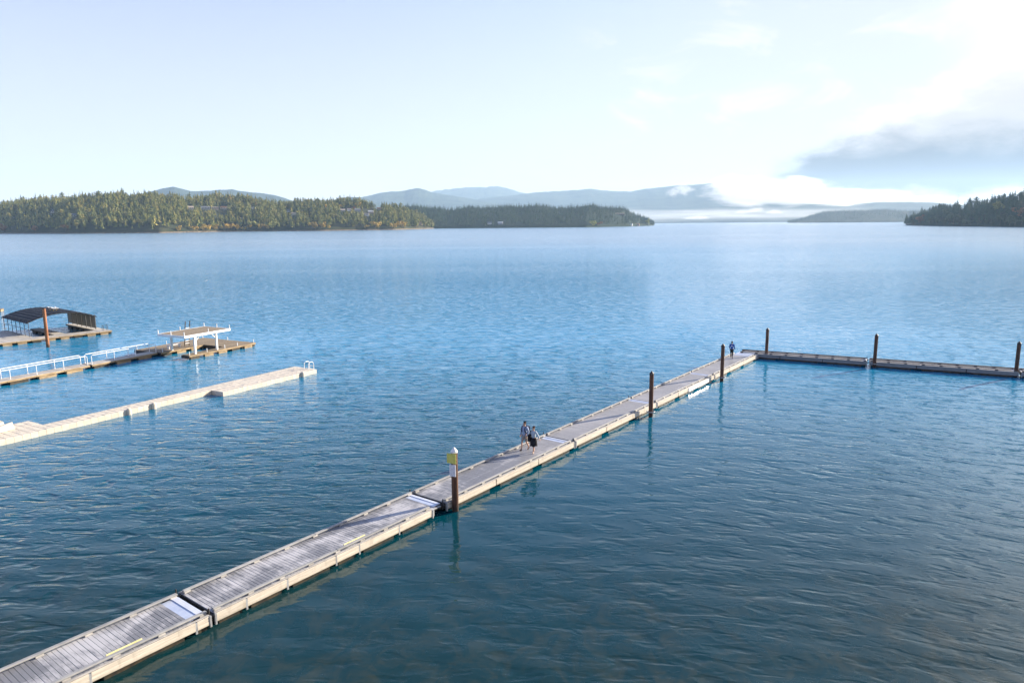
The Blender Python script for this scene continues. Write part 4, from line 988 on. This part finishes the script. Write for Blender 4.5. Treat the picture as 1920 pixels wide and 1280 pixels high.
# gulls
M['gull'] = mottled('white_feathers', (.66, .66, .66), (.78, .78, .77), 5, .8); M['gull_grey'] = principled('grey_feathers', (.34, .36, .38), .8); M['beak'] = principled('yellow_beak', (.55, .36, .05), .5)
def gull(loc, rz, label, flying=False, sc=1.0):
    t = empty('gull', loc, rz, label, 'bird', 'white gulls'); t.scale = (sc, sc, sc)
    zb = .20 if not flying else 0.0
    b = MB(); b.tube([(-.30, 0, zb + .03), (-.2, 0, zb + .02), (-.05, 0, zb + .03), (.08, 0, zb + .06), (.15, 0, zb + .12), (.20, 0, zb + .18), (.26, 0, zb + .18), (.29, 0, zb + .17)], [.02, .06, .095, .09, .06, .05, .045, .015], 10)
    b.obj('body', M['gull'], t, smooth=True)
    MB().tube([(.28, 0, zb + .175), (.345, 0, zb + .16)], [.018, .006], 6).obj('beak', M['beak'], t)
    for sy in (-1, 1):
        if flying:
            MB().add([(.10, sy*.06, .08), (.13, sy*.35, .22), (.02, sy*.75, .20), (-.08, sy*.72, .19), (-.06, sy*.35, .20), (-.10, sy*.06, .07), (.10, sy*.06, .06), (.13, sy*.35, .2), (.02, sy*.75, .19), (-.08, sy*.72, .18), (-.06, sy*.35, .18), (-.10, sy*.06, .05)],
                     [(0, 1, 4, 5), (1, 2, 3, 4), (11, 10, 7, 6), (10, 9, 8, 7), (0, 6, 7, 1), (1, 7, 8, 2), (2, 8, 9, 3), (3, 9, 10, 4), (4, 10, 11, 5)]).obj('wing', M['gull'], t)
        else:
            MB().ball((-.08, sy*.085, zb + .05), (.2, .025, .07), 8, 5).obj('wing', M['gull_grey'], t, smooth=True)
            MB().tube([(0, sy*.04, zb), (0.01, sy*.04, 0)], .012, 5).obj('leg', M['beak'], t)
    return t
def roof_pt(s_, v): x_, z_ = arch(s_); w = U3*(x_ + 24.0) + V3*(v + 99.6); return (float(w[0]), float(w[1]), z_ + .07)
gull(roof_pt(.50, v0 + 4.0), rad(200), 'white gull standing on the arched roof, farthest up of the three', sc=1.25)
gull(roof_pt(.55, v0 + 3.0), rad(160), 'white gull on the arched roof, right one of the three', sc=1.25)
gull(roof_pt(.50, v0 + 2.8), rad(230), 'white gull on the arched roof, closest to the rusty pile', sc=1.25)
g_ = at(387, 527, 1.0); gull(tuple(g_), rad(15), 'white gull flying low over the open water on the left', True, 1.0)

# ------------------------------------------------------------------ people
def skin_obj(name, nodes, edges, mat, parent, extra=None, sub=1):
    keys = list(nodes); me = bpy.data.meshes.new(name); me.from_pydata([nodes[q][0] for q in keys], [(keys.index(a), keys.index(b_)) for a, b_ in edges], [])
    o = link('tmp', me); md = o.modifiers.new('s', 'SKIN'); md.use_smooth_shade = True
    sv = me.skin_vertices[0].data
    for i, q in enumerate(keys):
        r_ = nodes[q][1]; sv[i].radius = r_ if isinstance(r_, tuple) else (r_, r_); sv[i].use_root = i == 0
    sb = o.modifiers.new('u', 'SUBSURF'); sb.levels = sub; sb.render_levels = sub
    dg = bpy.context.evaluated_depsgraph_get(); dg.update()
    res = bpy.data.meshes.new_from_object(o.evaluated_get(dg)); res.name = name
    bpy.data.objects.remove(o)
    res.materials.clear(); res.materials.append(mat)
    if extra:   # fingers, nose and ears join the same mesh
        mb = MB(); mb.v = [tuple(v.co) for v in res.vertices]; mb.f = [tuple(p_.vertices) for p_ in res.polygons]; mb.m = [0]*len(mb.f); extra(mb)
        res = mb.mesh(name, mat, True)
    return link(name, res, parent)
M['eye'] = principled('dark_eye', (.03, .025, .02), .3)
M['skin'] = principled('skin', (0.50, 0.30, 0.21), .55)
def cloth(name, c): return mottled(name, tuple(q*.85 for q in c), c, 14, .85, spec=.2, rnd=0)
def person(loc, rz, h_, label, sp):
    t = empty('person', loc, rz, label, 'person'); s_ = h_/1.76; t.scale = (s_, s_, s_)
    fem = sp.get('fem'); st = sp['stride']; hw = .085
    la, ra = sp['arms']      # (elbow, wrist) offsets per side: left, right
    J = {'pel': ((0, 0, .95), (.125, .10)), 'wst': ((0, .0, 1.10), (.125 if not fem else .11, .095)), 'che': ((0, .0, 1.30), (.15 if not fem else .125, .11)), 'nb': ((0, -.01, 1.45), (.07, .065)),
         'nk': ((0, .0, 1.52), .055), 'h1': ((0, .02, 1.58), (.068, .075)), 'h2': ((0, .015, 1.66), (.075, .092)), 'h3': ((0, .01, 1.725), (.062, .075))}
    E_ = [('pel', 'wst'), ('wst', 'che'), ('che', 'nb'), ('nb', 'nk'), ('nk', 'h1'), ('h1', 'h2'), ('h2', 'h3')]
    hands = []
    for sd, sx, (el_, wr_), fy in (('l', -1, la, st), ('r', 1, ra, -st)):
        sho = (sx*(.19 if not fem else .165), -.01, 1.415); elb = tuple(np.add(sho, el_)); wri = tuple(np.add(sho, wr_)); dv = np.subtract(wri, elb); dv = dv/np.linalg.norm(dv); hd = tuple(np.add(wri, dv*.085))
        J.update({sd+'s': (sho, .062 if not fem else .052), sd+'e': (elb, .042), sd+'w': (wri, .029), sd+'h': (hd, (.034, .022))}); E_ += [('che', sd+'s'), (sd+'s', sd+'e'), (sd+'e', sd+'w'), (sd+'w', sd+'h')]
        hands.append((np.array(hd), dv, sx))
        fwd = fy > 0
        hip = (sx*hw, 0, .88); kn = (sx*hw*1.05, fy*.55 + .05, .50 if fwd else .49); an = (sx*hw*1.05, fy*1.0 - (.0 if fwd else .06), .09 if fwd else .14); to = (sx*hw*1.25, an[1] + .15, .035 if fwd else .03)
        he = (sx*hw*1.05, an[1] - .035, an[2] - .045)
        J.update({sd+'hp': (hip, .088), sd+'k': (kn, .056), sd+'cf': ((kn[0], (kn[1]*.6 + an[1]*.4) - .015, kn[2]*.6 + an[2]*.4), .054), sd+'a': (an, .036), sd+'t': (to, (.042, .026))})
        E_ += [('pel', sd+'hp'), (sd+'hp', sd+'k'), (sd+'k', sd+'cf'), (sd+'cf', sd+'a'), (sd+'a', sd+'t')]
    def extra(mb):
        for hd, dv, sx in hands:
            side = np.cross(dv, (1, 0, 0)); side = side/np.linalg.norm(side)
            for q, (off, ln) in enumerate(((-.027, .075), (-.009, .088), (.009, .082), (.026, .064))):
                b0 = hd - dv*.02 + side*off; b1 = b0 + dv*(ln*.6); b2 = b1 + dv*(ln*.35) + np.array([-sx*.02, 0, 0])
                mb.tube([b0, b1, b2], [.0095, .009, .007], 6)
            b0 = hd - dv*.05 + side*-.03; mb.tube([b0, b0 + dv*.03 - side*.03, b0 + dv*.06 - side*.036], [.012, .011, .008], 6)
        mb.ball((0, .118, 1.645), (.014, .022, .022), 6, 4)
        mb.ball((0, .105, 1.605), (.026, .012, .009), 6, 4)
        for sx in (-1, 1): mb.ball((sx*.082, .0, 1.65), (.014, .024, .034), 6, 4)
    body = skin_obj('body', J, E_, M['skin'], t, extra)
    for sx in (-1, 1): MB().ball((sx*.032, .102, 1.668), (.013, .009, .009), 8, 5).obj('eye', M['eye'], body, smooth=True)
    def shell(name, keys, edges, grow_, mat, over=None):
        nd = {}
        for q in keys:
            c, r_ = J[q]; r_ = r_ if isinstance(r_, tuple) else (r_, r_); nd[q] = (c, tuple(v + grow_ for v in r_))
        if over: nd.update(over)
        return skin_obj(name, nd, edges, mat, t)
    sl = sp.get('sleeve', 'w')
    J['hem'] = ((0, 0, .90), (.125, .105))
    ke = ['che', 'wst', 'pel', 'hem', 'nb'] + [a + b_ for a in 'lr' for b_ in (('s', 'e', 'w') if sl == 'w' else ('s', 'e'))]
    ed = [('che', 'wst'), ('wst', 'pel'), ('pel', 'hem'), ('che', 'nb')] + [e for a in 'lr' for e in ([('che', a+'s'), (a+'s', a+'e')] + ([(a+'e', a+'w')] if sl == 'w' else []))]
    shell(sp['top_name'], ke, ed, .022, sp['top'])
    if sp.get('skirt'):
        mb = MB(); rings = []
        for z_, a_, b_ in ((1.02, .165, .14), (.92, .20, .17), (.70, .23, .22), (.47, .25, .26)):
            rings += [(a_*math.cos(2*math.pi*k_/16)*(1 + .05*math.sin(5*k_)), b_*math.sin(2*math.pi*k_/16)*(1 + .05*math.cos(3*k_)), z_ + (.03*math.sin(2*k_) if z_ < .5 else 0)) for k_ in range(16)]
        mb.add(rings, [(r_*16 + k_, r_*16 + (k_+1) % 16, r_*16 + 16 + (k_+1) % 16, r_*16 + 16 + k_) for r_ in range(3) for k_ in range(16)]); mb.obj('skirt', sp['skirt'], t, smooth=True)
    if sp.get('shorts'):
        over = {}
        for a in 'lr':
            hp, kn = np.array(J[a+'hp'][0]), np.array(J[a+'k'][0]); over[a+'m'] = (tuple(hp*.06 + kn*.94), .098)
        shell('shorts', ['pel', 'lhp', 'rhp'], [('pel', 'lhp'), ('lhp', 'lm'), ('pel', 'rhp'), ('rhp', 'rm')], .028, sp['shorts'], over)
    if sp.get('leggings'):
        for a in 'lr': shell('legging', [a+'hp', a+'k', a+'cf', a+'a'], [(a+'hp', a+'k'), (a+'k', a+'cf'), (a+'cf', a+'a')], .012, sp['leggings'])
    for a in 'lr':
        an, to = J[a+'a'][0], J[a+'t'][0]
        zt = .12 if sp.get('boots') else .0
        skin_obj('shoe', {'a': ((an[0], an[1] - .03, an[2] - .03), .05), 'b': (to, (.05, .036)), **({'c': ((an[0], an[1], an[2] + .06), .05)} if sp.get('boots') else {})},
                 [('a', 'b')] + ([('a', 'c')] if sp.get('boots') else []), sp['shoe'], t)
    mb = MB(); mb.ball((0, -.022, 1.692), (.090, .102, .085), 12, 8); mb.ball((0, -.045, 1.635), (.084, .078, .085), 12, 8); 
    if fem: mb.ball((0, -.125, 1.70), (.05, .05, .05), 8, 6)
    mb.obj('hair', sp['hair'], t, smooth=True)
    return t, J
HAIR = principled('dark_brown_hair', (.014, .009, .007), .85, 0, .15); BLACK = cloth('black_cloth', (.016, .016, .02))
zd = 0.50
man = at(984, 843, zd); wom = at(1000.5, 848, zd); blu = at(1371.5, 671, zd)
hd = math.atan2(-U[1], -U[0]) - math.pi/2
tm, _ = person((man[0], man[1], zd), hd - rad(6), 1.78, 'dark haired person in a light blue sweatshirt and grey shorts with backpack straps', dict(
    stride=-.20, arms=(((-.07, -.05, -.27), (-.06, .10, -.50)), ((.07, .0, -.28), (.09, .06, -.52))), top=cloth('light_blue_sweatshirt', (.30, .38, .54)), top_name='sweatshirt',
    shorts=cloth('grey_shorts', (.30, .28, .27)), shoe=BLACK, boots=True, hair=HAIR))
STR = cloth('navy_strap', (.02, .03, .07))
bp_ = empty('backpack', (0, 0, 0), 0, 'navy backpack worn by the person in the light blue sweatshirt', 'backpack')
bp_.location = tm.location; bp_.rotation_euler = tm.rotation_euler; bp_.scale = tm.scale
MB().box(-.16, .16, -.31, -.15, 1.02, 1.46, bev=.05).obj('bag', STR, bp_)
for sx in (-1, 1): MB().tube([(sx*.11, -.16, 1.40), (sx*.12, -.06, 1.50), (sx*.12, .06, 1.48), (sx*.125, .155, 1.36), (sx*.135, .14, 1.18), (sx*.16, -.04, 1.06), (sx*.14, -.16, 1.06)], .026, 6).obj('strap', STR, bp_)
tw, JW = person((wom[0], wom[1], zd), hd + rad(4), 1.63, 'person in a pale denim jacket and black skirt, one arm held out', dict(
    fem=True, stride=.17, arms=(((-.17, .02, -.22), (-.30, .06, -.40)), ((.05, -.03, -.26), (.06, .05, -.46))), top=cloth('pale_denim_jacket', (.36, .43, .50)), top_name='jacket',
    skirt=BLACK, shoe=cloth('pale_sandal', (.5, .4, .34)), hair=principled('brown_hair', (.035, .018, .011), .85, 0, .15)))
tb = empty('tote_bag', (0, 0, 0), 0, 'black tote bag hanging from the shoulder of the person in denim', 'bag'); tb.location = tw.location; tb.rotation_euler = tw.rotation_euler; tb.scale = tw.scale
MB().box(.17, .34, -.17, .19, .72, 1.22, bev=.04).obj('bag', BLACK, tb)
for yy in (-.09, .12): MB().tube([(.24, yy, 1.2), (.20, yy*.5, 1.42), (.15, yy*.4, 1.49), (.12, yy*.5, 1.40)], .018, 6).obj('strap', BLACK, tb)
tq, _ = person((blu[0], blu[1], zd), math.atan2(U[1], U[0]) - math.pi/2 + rad(14), 1.72, 'person in a blue jacket and black shorts walking away at the far end', dict(
    stride=.23, arms=(((-.05, .04, -.27), (-.05, .16, -.44)), ((.06, -.04, -.27), (.07, .06, -.48))), top=cloth('bright_blue_jacket', (.02, .09, .36)), top_name='jacket',
    shorts=BLACK, leggings=cloth('dark_legging', (.03, .028, .035)), shoe=cloth('brown_shoe', (.07, .04, .03)), hair=HAIR))
MB().ball((0, -.135, 1.28), (.075, .02, .06), 12, 6).obj('back_print', M['white'], tq, smooth=True)
